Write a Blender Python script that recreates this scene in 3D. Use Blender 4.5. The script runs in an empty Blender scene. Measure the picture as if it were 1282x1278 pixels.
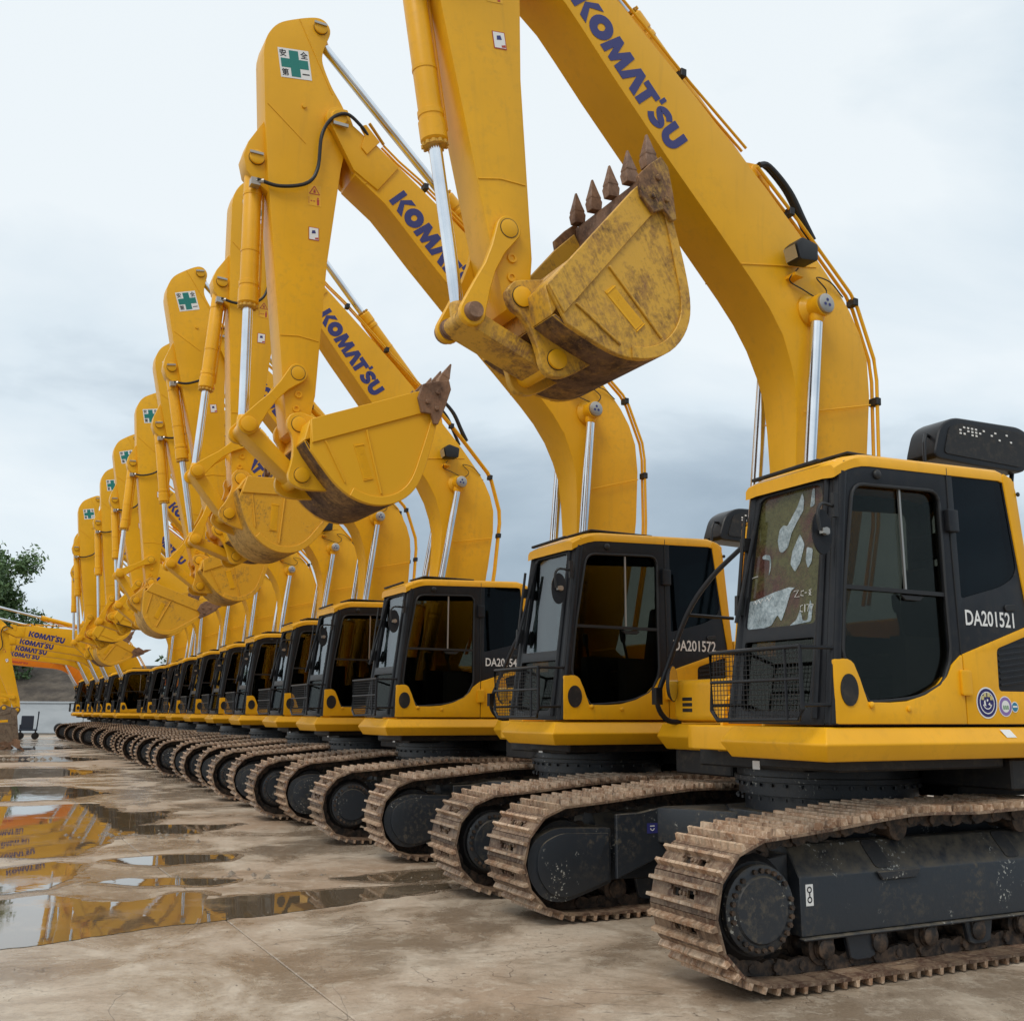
import bpy, bmesh, math, random
from mathutils import Vector, Matrix, noise
from mathutils.geometry import tessellate_polygon
R = math.radians
random.seed(7)
scene = bpy.context.scene
COL = scene.collection

# ---------------------------------------------------------------- camera
cam_d = bpy.data.cameras.new('camera')
cam_d.sensor_width = 36.0
cam_d.lens = 36.0 * 1280 / 1282
cam_d.clip_end = 3000
cam = bpy.data.objects.new('camera', cam_d)
COL.objects.link(cam)
cam.location = (0, 0, 1.4)
cam.rotation_euler = (Matrix.Rotation(R(90 + 11.2), 3, 'X') @ Matrix.Rotation(R(0.3), 3, 'Z')).to_euler()
scene.camera = cam

# ---------------------------------------------------------------- sky, sun, exposure
SUN_EL, SUN_AZ = 52.0, 205.0          # azimuth in degrees, clockwise from +Y
world = bpy.data.worlds.new('World')
scene.world = world
world.use_nodes = True
wn, wl = world.node_tree.nodes, world.node_tree.links
wn.clear()
w_out = wn.new('ShaderNodeOutputWorld'); w_bg = wn.new('ShaderNodeBackground')
w_bg.inputs['Strength'].default_value = 0.1
wl.new(w_bg.outputs[0], w_out.inputs[0])
sky = wn.new('ShaderNodeTexSky'); sky.sky_type = 'NISHITA'; sky.sun_disc = False
sky.sun_elevation = R(SUN_EL); sky.sun_rotation = R(SUN_AZ)
tc = wn.new('ShaderNodeTexCoord')
sep = wn.new('ShaderNodeSeparateXYZ'); wl.new(tc.outputs['Generated'], sep.inputs[0])
mp = wn.new('ShaderNodeMapping'); mp.inputs['Scale'].default_value = (1.0, 1.0, 2.2)
mp.inputs['Location'].default_value = (3.1, 1.7, 0.4)
wl.new(tc.outputs['Generated'], mp.inputs[0])
n1 = wn.new('ShaderNodeTexNoise'); n1.inputs['Scale'].default_value = 1.9
n1.inputs['Detail'].default_value = 7; n1.inputs['Roughness'].default_value = 0.52
n1.inputs['Distortion'].default_value = 0.35
wl.new(mp.outputs[0], n1.inputs['Vector'])


def wmath(op, a, b=None, c=None, clamp=False):
    n = wn.new('ShaderNodeMath'); n.operation = op; n.use_clamp = clamp
    for i, v in enumerate((a, b, c)):
        if v is None: continue
        if isinstance(v, (int, float)): n.inputs[i].default_value = v
        else: wl.new(v, n.inputs[i])
    return n.outputs[0]


# the cloud sheet is thin (bright) overhead and towards the left, thicker and bluer to the right and low down
elev = sep.outputs['Z']
v = wmath('MULTIPLY_ADD', elev, 1.75, -0.05)
v = wmath('MULTIPLY_ADD', sep.outputs['X'], -0.42, v)
nn = wmath('SUBTRACT', n1.outputs['Fac'], 0.5)
v = wmath('MULTIPLY_ADD', nn, 2.6, v)
v = wmath('ADD', v, 0.22, clamp=True)
ramp = wn.new('ShaderNodeValToRGB'); wl.new(v, ramp.inputs[0])
cr = ramp.color_ramp
cr.elements[0].position = 0.0; cr.elements[0].color = (2.9, 3.7, 4.5, 1)
cr.elements[1].position = 1.0; cr.elements[1].color = (8.6, 9.2, 9.5, 1)
e = cr.elements.new(0.3); e.color = (4.4, 5.3, 6.1, 1)
e = cr.elements.new(0.62); e.color = (7.2, 8.1, 8.7, 1)
wmix = wn.new('ShaderNodeMix'); wmix.data_type = 'RGBA'; wmix.inputs['Factor'].default_value = 0.9
wl.new(sky.outputs[0], wmix.inputs['A']); wl.new(ramp.outputs[0], wmix.inputs['B'])
wl.new(wmix.outputs['Result'], w_bg.inputs['Color'])

sun_d = bpy.data.lights.new('sun', 'SUN')
sun_d.energy = 1.3; sun_d.angle = R(22); sun_d.color = (1.0, 0.95, 0.87)
sun = bpy.data.objects.new('sun', sun_d)
COL.objects.link(sun)
sdir = Vector((math.sin(R(SUN_AZ)) * math.cos(R(SUN_EL)), math.cos(R(SUN_AZ)) * math.cos(R(SUN_EL)), math.sin(R(SUN_EL))))
sun.rotation_euler = sdir.to_track_quat('Z', 'Y').to_euler()
scene.view_settings.view_transform = 'Standard'
scene.view_settings.look = 'None'
scene.view_settings.gamma = 1.0
scene.view_settings.exposure = 0.12
scene.view_settings.use_curve_mapping = False

# ================================================================ materials


class NT:
    """small helper around a material node tree"""
    def __init__(s, name):
        s.m = bpy.data.materials.new(name); s.m.use_nodes = True
        s.n, s.l = s.m.node_tree.nodes, s.m.node_tree.links
        s.n.clear()
        s.out = s.n.new('ShaderNodeOutputMaterial')

    def node(s, t, **kw):
        n = s.n.new(t)
        for k, v in kw.items(): setattr(n, k, v)
        return n

    def put(s, sock, v):
        if isinstance(v, bpy.types.NodeSocket): s.l.new(v, sock)
        elif isinstance(v, (tuple, list)) and len(v) == 3 and sock.type == 'RGBA': sock.default_value = (*v, 1)
        else: sock.default_value = v

    def math(s, op, a, b=0.0, c=0.0, clamp=False):
        n = s.node('ShaderNodeMath', operation=op, use_clamp=clamp)
        for i, v in enumerate((a, b, c)): s.put(n.inputs[i], v)
        return n.outputs[0]

    def mix(s, f, a, b):
        n = s.node('ShaderNodeMix', data_type='RGBA')
        s.put(n.inputs['Factor'], f); s.put(n.inputs['A'], a); s.put(n.inputs['B'], b)
        return n.outputs['Result']

    def coord(s, kind='Object', scale=(1, 1, 1), rnd=True):
        if kind == 'World':
            v = s.node('ShaderNodeNewGeometry').outputs['Position']
        else:
            v = s.node('ShaderNodeTexCoord').outputs['Object']
        m = s.node('ShaderNodeMapping'); s.put(m.inputs['Vector'], v); m.inputs['Scale'].default_value = scale
        if rnd and kind != 'World':
            oi = s.node('ShaderNodeObjectInfo')
            vm = s.node('ShaderNodeVectorMath', operation='SCALE')
            cmb = s.node('ShaderNodeCombineXYZ')
            for i in range(3): s.put(cmb.inputs[i], oi.outputs['Random'])
            s.put(vm.inputs[0], cmb.outputs[0]); vm.inputs['Scale'].default_value = 37.0
            s.put(m.inputs['Location'], vm.outputs[0])
        return m.outputs[0]

    def noise(s, vec, scale, detail=4, rough=0.55, dist=0.0):
        n = s.node('ShaderNodeTexNoise'); s.put(n.inputs['Vector'], vec)
        n.inputs['Scale'].default_value = scale; n.inputs['Detail'].default_value = detail
        n.inputs['Roughness'].default_value = rough; n.inputs['Distortion'].default_value = dist
        return n.outputs['Fac']

    def ramp(s, f, lo, hi, a=0.0, b=1.0):
        n = s.node('ShaderNodeMapRange'); s.put(n.inputs['Value'], f)
        n.inputs['From Min'].default_value = lo; n.inputs['From Max'].default_value = hi
        n.inputs['To Min'].default_value = a; n.inputs['To Max'].default_value = b
        return n.outputs[0]

    def bsdf(s, color, rough=0.5, metal=0.0, bump=None, bstr=0.2, bdist=0.01, **kw):
        p = s.node('ShaderNodeBsdfPrincipled')
        s.put(p.inputs['Base Color'], color); s.put(p.inputs['Roughness'], rough); s.put(p.inputs['Metallic'], metal)
        for k, v in kw.items(): s.put(p.inputs[k.replace('_', ' ')], v)
        if bump is not None:
            b = s.node('ShaderNodeBump'); b.inputs['Strength'].default_value = bstr; b.inputs['Distance'].default_value = bdist
            s.put(b.inputs['Height'], bump); s.l.new(b.outputs[0], p.inputs['Normal'])
        s.l.new(p.outputs[0], s.out.inputs[0])
        return s.m


def paint(name, col, rough=0.40, dirt=0.22, dirtcol=(0.20, 0.12, 0.04), coat=0.06):
    t = NT(name); c = t.coord()
    big = t.noise(c, 1.3, 3); fine = t.noise(c, 14, 6, 0.7)
    streak = t.noise(t.coord(scale=(9, 9, 0.7)), 1.6, 4, 0.6)
    k = t.math('MULTIPLY', t.ramp(fine, 0.5, 0.72), t.ramp(big, 0.4, 0.65))
    k = t.math('ADD', t.math('MULTIPLY', k, dirt), t.math('MULTIPLY', t.ramp(streak, 0.56, 0.8), dirt * 0.6), clamp=True)
    v = t.mix(t.ramp(big, 0.3, 0.7), tuple(x * 0.90 for x in col), tuple(min(1, x * 1.06) for x in col))
    sc = t.noise(t.coord(scale=(2.0, 2.0, 16.0)), 5, 3, 0.8)
    v = t.mix(t.math('MULTIPLY', t.math('MULTIPLY', t.ramp(sc, 0.70, 0.74), t.ramp(big, 0.5, 0.6), clamp=True), 0.35, clamp=True), v, tuple(min(1, x * 0.45 + 0.12) for x in col))
    return t.bsdf(t.mix(k, v, dirtcol), t.math('ADD', rough, t.math('MULTIPLY', k, 0.4)), 0.0,
                  bump=t.math('ADD', t.noise(c, 4, 2), t.math('MULTIPLY', fine, 0.10)), bstr=0.06, bdist=0.012, Coat_Weight=coat, Coat_Roughness=0.12, Specular_IOR_Level=0.32)


def rusty(name, base, rust, lo, hi, rough=0.55, dark=(0.045, 0.022, 0.014), bs=0.5):
    """paint scraped through to rust and mud"""
    t = NT(name); c = t.coord()
    a = t.noise(c, 2.6, 6, 0.68, 0.6); sc = t.noise(t.coord(scale=(16, 5, 2.2)), 3.0, 6, 0.75); f = t.noise(c, 26, 6, 0.72)
    m = t.math('ADD', t.math('ADD', t.math('MULTIPLY', a, 0.48), t.math('MULTIPLY', f, 0.27)), t.math('MULTIPLY', sc, 0.25))
    k = t.ramp(m, lo, hi); k.node.clamp = True
    rc = t.mix(t.ramp(t.noise(c, 8, 5, 0.7), 0.4, 0.62), rust, dark)
    rc = t.mix(t.ramp(sc, 0.58, 0.7), rc, tuple(min(1, x * 1.7) for x in rust))
    return t.bsdf(t.mix(k, base, rc), t.ramp(k, 0, 1, rough - 0.12, 0.8), bump=t.math('ADD', f, sc), bstr=bs, bdist=0.006)


YEL = (0.82, 0.402, 0.008)
M = {}
M['yellow'] = paint('yellow_paint', YEL)
M['boompaint'] = paint('work_equipment_paint', (0.80, 0.408, 0.009), 0.42, 0.26, (0.26, 0.15, 0.05), 0.05)
M['dark'] = paint('charcoal_paint', (0.011, 0.012, 0.015), 0.38, 0.35, (0.06, 0.05, 0.04), 0.0)
t = NT('undercarriage_paint'); c = t.coord()
k = t.math('MULTIPLY', t.ramp(t.noise(c, 24, 6, 0.75), 0.5, 0.66), t.ramp(t.noise(c, 2.2, 3), 0.42, 0.62), clamp=True)
nz = t.node('ShaderNodeSeparateXYZ'); t.put(nz.inputs[0], t.node('ShaderNodeNewGeometry').outputs['Normal'])
up = t.math('MULTIPLY', t.ramp(nz.outputs['Z'], 0.25, 0.8), t.ramp(t.noise(c, 9, 5, 0.7), 0.35, 0.6), clamp=True)
k2 = t.math('MAXIMUM', t.math('MULTIPLY', k, 0.75), t.math('MULTIPLY', up, 0.95), clamp=True)
chip = t.math('MULTIPLY', t.ramp(t.noise(c, 48, 3, 0.6), 0.61, 0.64), t.ramp(t.noise(c, 3.2, 2), 0.56, 0.62), clamp=True)
cc = t.mix(t.math('MULTIPLY', chip, 0.75), t.mix(k2, (0.020, 0.024, 0.030), (0.115, 0.095, 0.065)), (0.42, 0.42, 0.38))
M['under'] = t.bsdf(cc, t.ramp(k2, 0, 1, 0.4, 0.85), bump=t.noise(c, 30, 5), bstr=0.25, bdist=0.004)
t = NT('dirty_black'); c = t.coord()
M['black'] = t.bsdf(t.mix(t.ramp(t.noise(c, 12, 5, 0.7), 0.5, 0.75), (0.010, 0.010, 0.011), (0.05, 0.04, 0.028)), 0.6)
M['rubber'] = NT('black_rubber').bsdf((0.012, 0.012, 0.013), 0.5)
def track_mat(name, c1, c2, c3, metal, ro):
    t = NT(name); c = t.coord()
    a = t.noise(c, 7, 6, 0.7, 0.4); b = t.noise(c, 40, 5, 0.75); g = t.noise(t.coord(scale=(1, 5, 1)), 6, 4, 0.6)
    col = t.mix(t.ramp(a, 0.42, 0.60), c1, c2)
    col = t.mix(t.ramp(b, 0.50, 0.68), col, c3)
    oi = t.node('ShaderNodeObjectInfo')
    col = t.mix(t.math('MULTIPLY', t.ramp(g, 0.50, 0.70), 0.75, clamp=True), col, (0.05, 0.028, 0.018))
    hs = t.node('ShaderNodeHueSaturation'); t.put(hs.inputs['Color'], col); t.put(hs.inputs['Value'], t.ramp(oi.outputs['Random'], 0, 1, 0.70, 1.20))
    return t.bsdf(hs.outputs[0], t.ramp(a, 0.3, 0.7, ro, ro + 0.3), metal, bump=t.math('ADD', a, b), bstr=0.6, bdist=0.006)


M['shoe'] = track_mat('track_plate', (0.25, 0.165, 0.105), (0.095, 0.045, 0.026), (0.34, 0.26, 0.18), 0.1, 0.46)  # rusty plate, tone lowered to paint in shade between the grousers
M['grouser'] = track_mat('worn_grouser', (0.56, 0.405, 0.275), (0.33, 0.185, 0.105), (0.70, 0.55, 0.41), 0.3, 0.34)
t = NT('greasy_steel'); c = t.coord()
M['chain'] = t.bsdf(t.mix(t.ramp(t.noise(c, 16, 5, 0.7), 0.42, 0.64), (0.022, 0.018, 0.016), (0.11, 0.07, 0.045)), 0.6, 0.2, bump=t.noise(c, 30, 4), bstr=0.4, bdist=0.005)
t = NT('chrome_rod'); c = t.coord(scale=(1, 1, 1))
M['chrome'] = t.bsdf(t.mix(t.ramp(t.noise(c, 3, 4), 0.4, 0.7), (0.80, 0.83, 0.86), (0.62, 0.65, 0.70)), 0.16, 1.0)
M['steel'] = NT('worn_steel').bsdf((0.42, 0.40, 0.37), 0.38, 0.8)
M['b_worn'] = rusty('worn_bucket_paint', (0.66, 0.36, 0.03), (0.27, 0.135, 0.05), 0.475, 0.60, dark=(0.10, 0.05, 0.025))
M['b_used'] = rusty('used_bucket_paint', (0.72, 0.37, 0.018), (0.30, 0.15, 0.05), 0.53, 0.66)
M['b_clean'] = rusty('clean_bucket_paint', (0.78, 0.41, 0.010), (0.25, 0.12, 0.05), 0.66, 0.74, bs=0.12)
M['b_shell'] = rusty('scraped_shell', (0.40, 0.21, 0.04), (0.15, 0.085, 0.05), 0.36, 0.52)
M['b_shell2'] = rusty('muddy_shell', (0.60, 0.32, 0.03), (0.26, 0.15, 0.065), 0.46, 0.60)
M['b_mud'] = rusty('earth_caked_steel', (0.20, 0.15, 0.10), (0.15, 0.10, 0.065), 0.40, 0.60)
M['tooth'] = rusty('rusty_tooth_steel', (0.27, 0.15, 0.085), (0.13, 0.065, 0.038), 0.42, 0.62)
M['white'] = NT('white_print').bsdf((0.78, 0.78, 0.76), 0.5)
M['blue'] = NT('dark_blue_print').bsdf((0.030, 0.032, 0.16), 0.45)
M['green'] = NT('green_print').bsdf((0.005, 0.19, 0.16), 0.45)
M['ink'] = NT('black_print').bsdf((0.015, 0.015, 0.02), 0.5)
M['red'] = NT('red_print').bsdf((0.45, 0.05, 0.03), 0.5)
M['sticker_yellow'] = NT('sticker_yellow').bsdf((0.80, 0.42, 0.01), 0.4)
M['purple'] = NT('purple_print').bsdf((0.25, 0.16, 0.42), 0.45)
M['seat'] = NT('seat_fabric').bsdf((0.03, 0.03, 0.034), 0.8)
M['amber'] = NT('amber_lens').bsdf((0.80, 0.17, 0.015), 0.25)
M['orange'] = paint('orange_paint', (0.80, 0.22, 0.012))
M['lens'] = NT('lamp_lens').bsdf((0.42, 0.42, 0.38), 0.12, 0.5)
M['mirror'] = NT('mirror_glass').bsdf((0.75, 0.8, 0.82), 0.03, 1.0)


def glass(name, tint, gl=0.10, fk=0.6):
    t = NT(name)
    tr = t.node('ShaderNodeBsdfTransparent'); tr.inputs[0].default_value = (*tint, 1)
    gs = t.node('ShaderNodeBsdfGlossy'); gs.inputs['Color'].default_value = (0.9, 0.95, 1.0, 1); gs.inputs['Roughness'].default_value = 0.04
    fr = t.node('ShaderNodeFresnel'); fr.inputs[0].default_value = 1.5
    mx = t.node('ShaderNodeMixShader'); t.put(mx.inputs[0], t.math('MULTIPLY_ADD', fr.outputs[0], fk, gl, clamp=True))
    t.l.new(tr.outputs[0], mx.inputs[1]); t.l.new(gs.outputs[0], mx.inputs[2]); t.l.new(mx.outputs[0], t.out.inputs[0])
    return t.m


M['glass'] = glass('tinted_glass', (0.52, 0.52, 0.48), -0.010, 0.17)
M['glass_dark'] = glass('dark_teal_glass', (0.06, 0.09, 0.10), -0.01, 0.6)
t = NT('olive_film_glass'); c = t.coord()
tr1 = t.node('ShaderNodeBsdfTransparent'); tr1.inputs[0].default_value = (0.36, 0.33, 0.18, 1)
df1 = t.node('ShaderNodeBsdfDiffuse'); t.put(df1.inputs['Color'], t.mix(t.ramp(t.noise(c, 2.2, 5, 0.65), 0.46, 0.58), (0.13, 0.125, 0.05), (0.12, 0.055, 0.045)))
gs1 = t.node('ShaderNodeBsdfGlossy'); gs1.inputs['Roughness'].default_value = 0.08
m1 = t.node('ShaderNodeMixShader'); t.put(m1.inputs[0], t.ramp(t.noise(c, 30, 5, 0.8), 0.35, 0.7, 0.40, 0.85)); t.l.new(tr1.outputs[0], m1.inputs[1]); t.l.new(df1.outputs[0], m1.inputs[2])
fr1 = t.node('ShaderNodeFresnel'); m2 = t.node('ShaderNodeMixShader'); t.put(m2.inputs[0], t.math('MULTIPLY', fr1.outputs[0], 0.7)); t.l.new(m1.outputs[0], m2.inputs[1]); t.l.new(gs1.outputs[0], m2.inputs[2])
t.l.new(m2.outputs[0], t.out.inputs[0]); M['glass_film'] = t.m
M['glass_front'] = glass('clear_glass', (0.46, 0.50, 0.46), 0.05, 0.9)
t = NT('peeling_film'); c = t.coord()
fn = t.noise(c, 55, 5, 0.8); f2 = t.noise(c, 9, 4, 0.7)
pb = t.node('ShaderNodeBsdfPrincipled'); t.put(pb.inputs['Base Color'], t.mix(t.ramp(fn, 0.42, 0.6), (0.50, 0.57, 0.60), (0.26, 0.33, 0.36))); pb.inputs['Roughness'].default_value = 0.35
tp0 = t.node('ShaderNodeBsdfTransparent'); tp0.inputs[0].default_value = (0.6, 0.66, 0.66, 1)
mx0 = t.node('ShaderNodeMixShader'); al = t.math('MULTIPLY_ADD', t.ramp(f2, 0.30, 0.62), 0.55, 0.35, clamp=True); t.put(mx0.inputs[0], al)
t.l.new(tp0.outputs[0], mx0.inputs[1]); t.l.new(pb.outputs[0], mx0.inputs[2]); t.l.new(mx0.outputs[0], t.out.inputs[0])
M['film'] = t.m

# concrete, wet in patches
t = NT('wet_concrete'); p = t.coord('World')
big = t.noise(p, 0.22, 5, 0.6, 0.8)
mid = t.noise(p, 1.15, 7, 0.66, 0.5); fine = t.noise(p, 26, 8, 0.85); grit = t.noise(p, 5, 10, 0.80); spk = t.noise(p, 75, 4, 0.8)
col = t.mix(t.ramp(mid, 0.38, 0.62), (0.335, 0.25, 0.175), (0.53, 0.44, 0.34))
col = t.mix(t.math('MULTIPLY', t.ramp(big, 0.50, 0.62), 0.75, clamp=True), col, (0.34, 0.225, 0.14))
wet = t.ramp(t.math('ADD', t.math('MULTIPLY', mid, 0.5), t.math('MULTIPLY', big, 0.5)), 0.555, 0.460); wet.node.clamp = True
col = t.mix(t.math('MULTIPLY', wet, 0.40), col, (0.20, 0.15, 0.10))
col = t.mix(t.math('MULTIPLY', t.ramp(grit, 0.53, 0.585), 0.42, clamp=True), col, (0.62, 0.54, 0.43))
col = t.mix(t.math('MULTIPLY', t.ramp(fine, 0.50, 0.64), 0.5, clamp=True), col, (0.14, 0.10, 0.07))
col = t.mix(t.math('MULTIPLY', t.ramp(spk, 0.60, 0.66), 0.5, clamp=True), col, (0.70, 0.64, 0.54))
# hairline cracks: thin contour lines of a warped field
cf_ = t.noise(p, 0.55, 4, 0.6, 1.2); ck = t.ramp(t.math('ABSOLUTE', t.math('SUBTRACT', cf_, 0.5)), 0.0008, 0.0020, 1.0, 0.0); ck.node.clamp = True
ckm = t.math('MULTIPLY', ck, t.ramp(big, 0.46, 0.52), clamp=True)
col = t.mix(t.math('MULTIPLY', ckm, 0.6), col, (0.10, 0.07, 0.05))
M['concrete'] = t.bsdf(col, t.ramp(wet, 0, 1, 0.58, 0.10), bump=t.math('SUBTRACT', t.math('ADD', t.math('MULTIPLY', grit, 0.8), t.math('MULTIPLY', fine, 0.5)), t.math('MULTIPLY', ckm, 0.8)), bstr=0.5, bdist=0.009, Specular_IOR_Level=0.6)
t = NT('damp_concrete'); p = t.coord('World'); n_ = t.noise(p, 8, 8, 0.75)
M['damp'] = t.bsdf(t.mix(t.ramp(n_, 0.4, 0.65), (0.16, 0.115, 0.075), (0.27, 0.20, 0.14)), t.ramp(n_, 0.35, 0.65, 0.10, 0.42), bump=n_, bstr=0.2, bdist=0.004)
t = NT('mud_joint'); M['joint'] = t.bsdf((0.13, 0.10, 0.07), 0.8)
t = NT('puddle_water'); p = t.coord('World')
si = t.ramp(t.noise(p, 1.6, 6, 0.7), 0.52, 0.66); si.node.clamp = True
M['water'] = t.bsdf(t.mix(si, (0.13, 0.095, 0.06), (0.24, 0.18, 0.12)), t.ramp(si, 0, 1, 0.012, 0.10), bump=t.math('ADD', t.noise(p, 3.0, 3), t.math('MULTIPLY', t.noise(p, 22, 3), 0.12)), bstr=0.035, bdist=0.01, IOR=1.8)
t = NT('embankment_earth'); p = t.coord('World')
M['earth'] = t.bsdf(t.mix(t.ramp(t.noise(p, 0.6, 8, 0.7), 0.4, 0.62), (0.05, 0.04, 0.032), (0.13, 0.105, 0.08)), 0.9, bump=t.noise(p, 1.2, 6), bstr=0.8, bdist=0.3)
t = NT('pale_wall_plaster'); p = t.coord('World', (1, 1, 3))
M['wall'] = t.bsdf(t.mix(t.ramp(t.noise(p, 0.4, 5, 0.6), 0.4, 0.65), (0.50, 0.54, 0.57), (0.40, 0.44, 0.47)), 0.7)


def leafmat(name, a, b):
    t = NT(name); p = t.coord('World')
    oi = t.noise(p, 1.1, 4)
    m = t.bsdf(t.mix(t.ramp(oi, 0.35, 0.65), a, b), 0.55)
    return m


M['leaf'] = leafmat('leaf_green', (0.065, 0.125, 0.045), (0.14, 0.23, 0.085))
M['bark'] = NT('bark').bsdf((0.09, 0.07, 0.05), 0.9)
M['stone'] = NT('stone_chips').bsdf((0.22, 0.18, 0.14), 0.85)

# ================================================================ mesh helpers


class MB:
    def __init__(s): s.v, s.f, s.m = [], [], []

    def add(s, vs, fs, mi=0):
        o = len(s.v); s.v += [tuple(v) for v in vs]
        for f in fs: s.f.append([i + o for i in f]); s.m.append(mi)
        return s

    def box(s, a, b, mi=0):
        (x0, y0, z0), (x1, y1, z1) = a, b
        vs = [(x0, y0, z0), (x1, y0, z0), (x1, y1, z0), (x0, y1, z0), (x0, y0, z1), (x1, y0, z1), (x1, y1, z1), (x0, y1, z1)]
        return s.add(vs, [(0, 3, 2, 1), (4, 5, 6, 7), (0, 1, 5, 4), (1, 2, 6, 5), (2, 3, 7, 6), (3, 0, 4, 7)], mi)

    def prism(s, outer, y0, y1, holes=(), mi=0, plane='xz', warp=None):
        """outline in a plane, given thickness along the third axis"""
        loops = [list(outer)] + [list(h) for h in holes]
        flat = [p for l in loops for p in l]
        tris = tessellate_polygon([[Vector((p[0], p[1], 0)) for p in l] for l in loops])

        def P(p, t):
            q = {'xz': (p[0], t, p[1]), 'xy': (p[0], p[1], t), 'yz': (t, p[0], p[1])}[plane]
            return warp(q) if warp else q
        n = len(flat)
        vs = [P(p, y0) for p in flat] + [P(p, y1) for p in flat]
        fs = [tuple(t) for t in tris] + [tuple(i + n for i in reversed(t)) for t in tris]
        o = 0
        for l in loops:
            k = len(l)
            for i in range(k):
                j = (i + 1) % k
                fs.append((o + i, o + j, o + j + n, o + i + n))
            o += k
        return s.add(vs, fs, mi)

    def cyl(s, p0, p1, r0, r1=None, n=20, mi=0, caps=True):
        p0, p1 = Vector(p0), Vector(p1); r1 = r0 if r1 is None else r1
        q = (p1 - p0).to_track_quat('Z', 'Y').to_matrix()
        vs = []
        for p, r in ((p0, r0), (p1, r1)):
            for i in range(n):
                a = 2 * math.pi * i / n
                vs.append(p + q @ Vector((r * math.cos(a), r * math.sin(a), 0)))
        fs = [(i, (i + 1) % n, n + (i + 1) % n, n + i) for i in range(n)]
        if caps: fs += [tuple(range(n))[::-1], tuple(range(n, 2 * n))]
        return s.add(vs, fs, mi)

    def lathe(s, p0, axis, prof, n=24, mi=0):
        """prof: (distance along axis, radius)"""
        p0 = Vector(p0); ax = Vector(axis).normalized(); q = ax.to_track_quat('Z', 'Y').to_matrix()
        vs = []
        for d, r in prof:
            for i in range(n):
                a = 2 * math.pi * i / n
                vs.append(p0 + ax * d + q @ Vector((max(r, 1e-4) * math.cos(a), max(r, 1e-4) * math.sin(a), 0)))
        fs = []
        for k in range(len(prof) - 1):
            for i in range(n):
                j = (i + 1) % n
                fs.append((k * n + i, k * n + j, (k + 1) * n + j, (k + 1) * n + i))
        fs += [tuple(range(n))[::-1], tuple(range((len(prof) - 1) * n, len(prof) * n))]
        return s.add(vs, fs, mi)

    def tube(s, pts, r, n=10, mi=0, closed=False):
        pts = [Vector(p) for p in pts]; k = len(pts); vs = []
        up = Vector((0.13, 0.31, 0.94))
        for i, p in enumerate(pts):
            a = pts[i - 1] if (i or closed) else pts[0]; b = pts[(i + 1) % k] if (i < k - 1 or closed) else pts[-1]
            d = (b - a).normalized()
            x = d.cross(up)
            if x.length < 0.05: x = d.cross(Vector((1, 0, 0)))
            x.normalize(); y = d.cross(x)
            rr = r[i] if isinstance(r, (list, tuple)) else r
            for j in range(n):
                t = 2 * math.pi * j / n
                vs.append(p + x * rr * math.cos(t) + y * rr * math.sin(t))
        fs = []
        for i in range(k if closed else k - 1):
            i2 = (i + 1) % k
            for j in range(n):
                j2 = (j + 1) % n
                fs.append((i * n + j, i * n + j2, i2 * n + j2, i2 * n + j))
        if not closed: fs += [tuple(range(n))[::-1], tuple(range((k - 1) * n, k * n))]
        return s.add(vs, fs, mi)

    def mesh(s, name, mats, bevel=0.0, seg=2, smooth=32):
        me = bpy.data.meshes.new(name)
        me.from_pydata(s.v, [], s.f); me.polygons.foreach_set('material_index', s.m)
        bm = bmesh.new(); bm.from_mesh(me)
        bmesh.ops.recalc_face_normals(bm, faces=bm.faces)
        if bevel:
            bmesh.ops.dissolve_limit(bm, angle_limit=R(0.6), verts=bm.verts, edges=bm.edges, delimit={'MATERIAL'})
            es = [e for e in bm.edges if len(e.link_faces) == 2 and e.calc_face_angle(0) > R(35)]
            bmesh.ops.bevel(bm, geom=es, offset=bevel, segments=seg, affect='EDGES', clamp_overlap=True, profile=0.6)
        bmesh.ops.triangulate(bm, faces=[f for f in bm.faces if len(f.verts) > 4])
        bm.to_mesh(me); bm.free()
        for m in mats: me.materials.append(M[m] if isinstance(m, str) else m)
        me.polygons.foreach_set('use_smooth', [True] * len(me.polygons))
        me.set_sharp_from_angle(angle=R(smooth))
        return me


def obj(name, me, parent=None, loc=(0, 0, 0), rot=(0, 0, 0), kind=None, label=None):
    o = bpy.data.objects.new(name, me); COL.objects.link(o)
    if parent: o.parent = parent
    o.location = loc; o.rotation_euler = rot
    if kind: o['kind'] = kind
    if label: o['label'] = label
    return o


def round_poly(pts, r, n=4):
    """round the corners of an outline; r a number or one per point"""
    out = []; k = len(pts)
    for i in range(k):
        p = Vector(pts[i]).to_2d(); a = Vector(pts[i - 1]).to_2d(); b = Vector(pts[(i + 1) % k]).to_2d()
        rr = r[i] if isinstance(r, (list, tuple)) else r
        da, db = (a - p), (b - p)
        rr = min(rr, da.length * 0.45, db.length * 0.45)
        if rr < 1e-4: out.append((p.x, p.y)); continue
        s0 = p + da.normalized() * rr; s1 = p + db.normalized() * rr
        for j in range(n + 1):
            t = j / n
            q = s0 * (1 - t) ** 2 + p * 2 * t * (1 - t) + s1 * t ** 2
            out.append((q.x, q.y))
    return out


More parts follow.
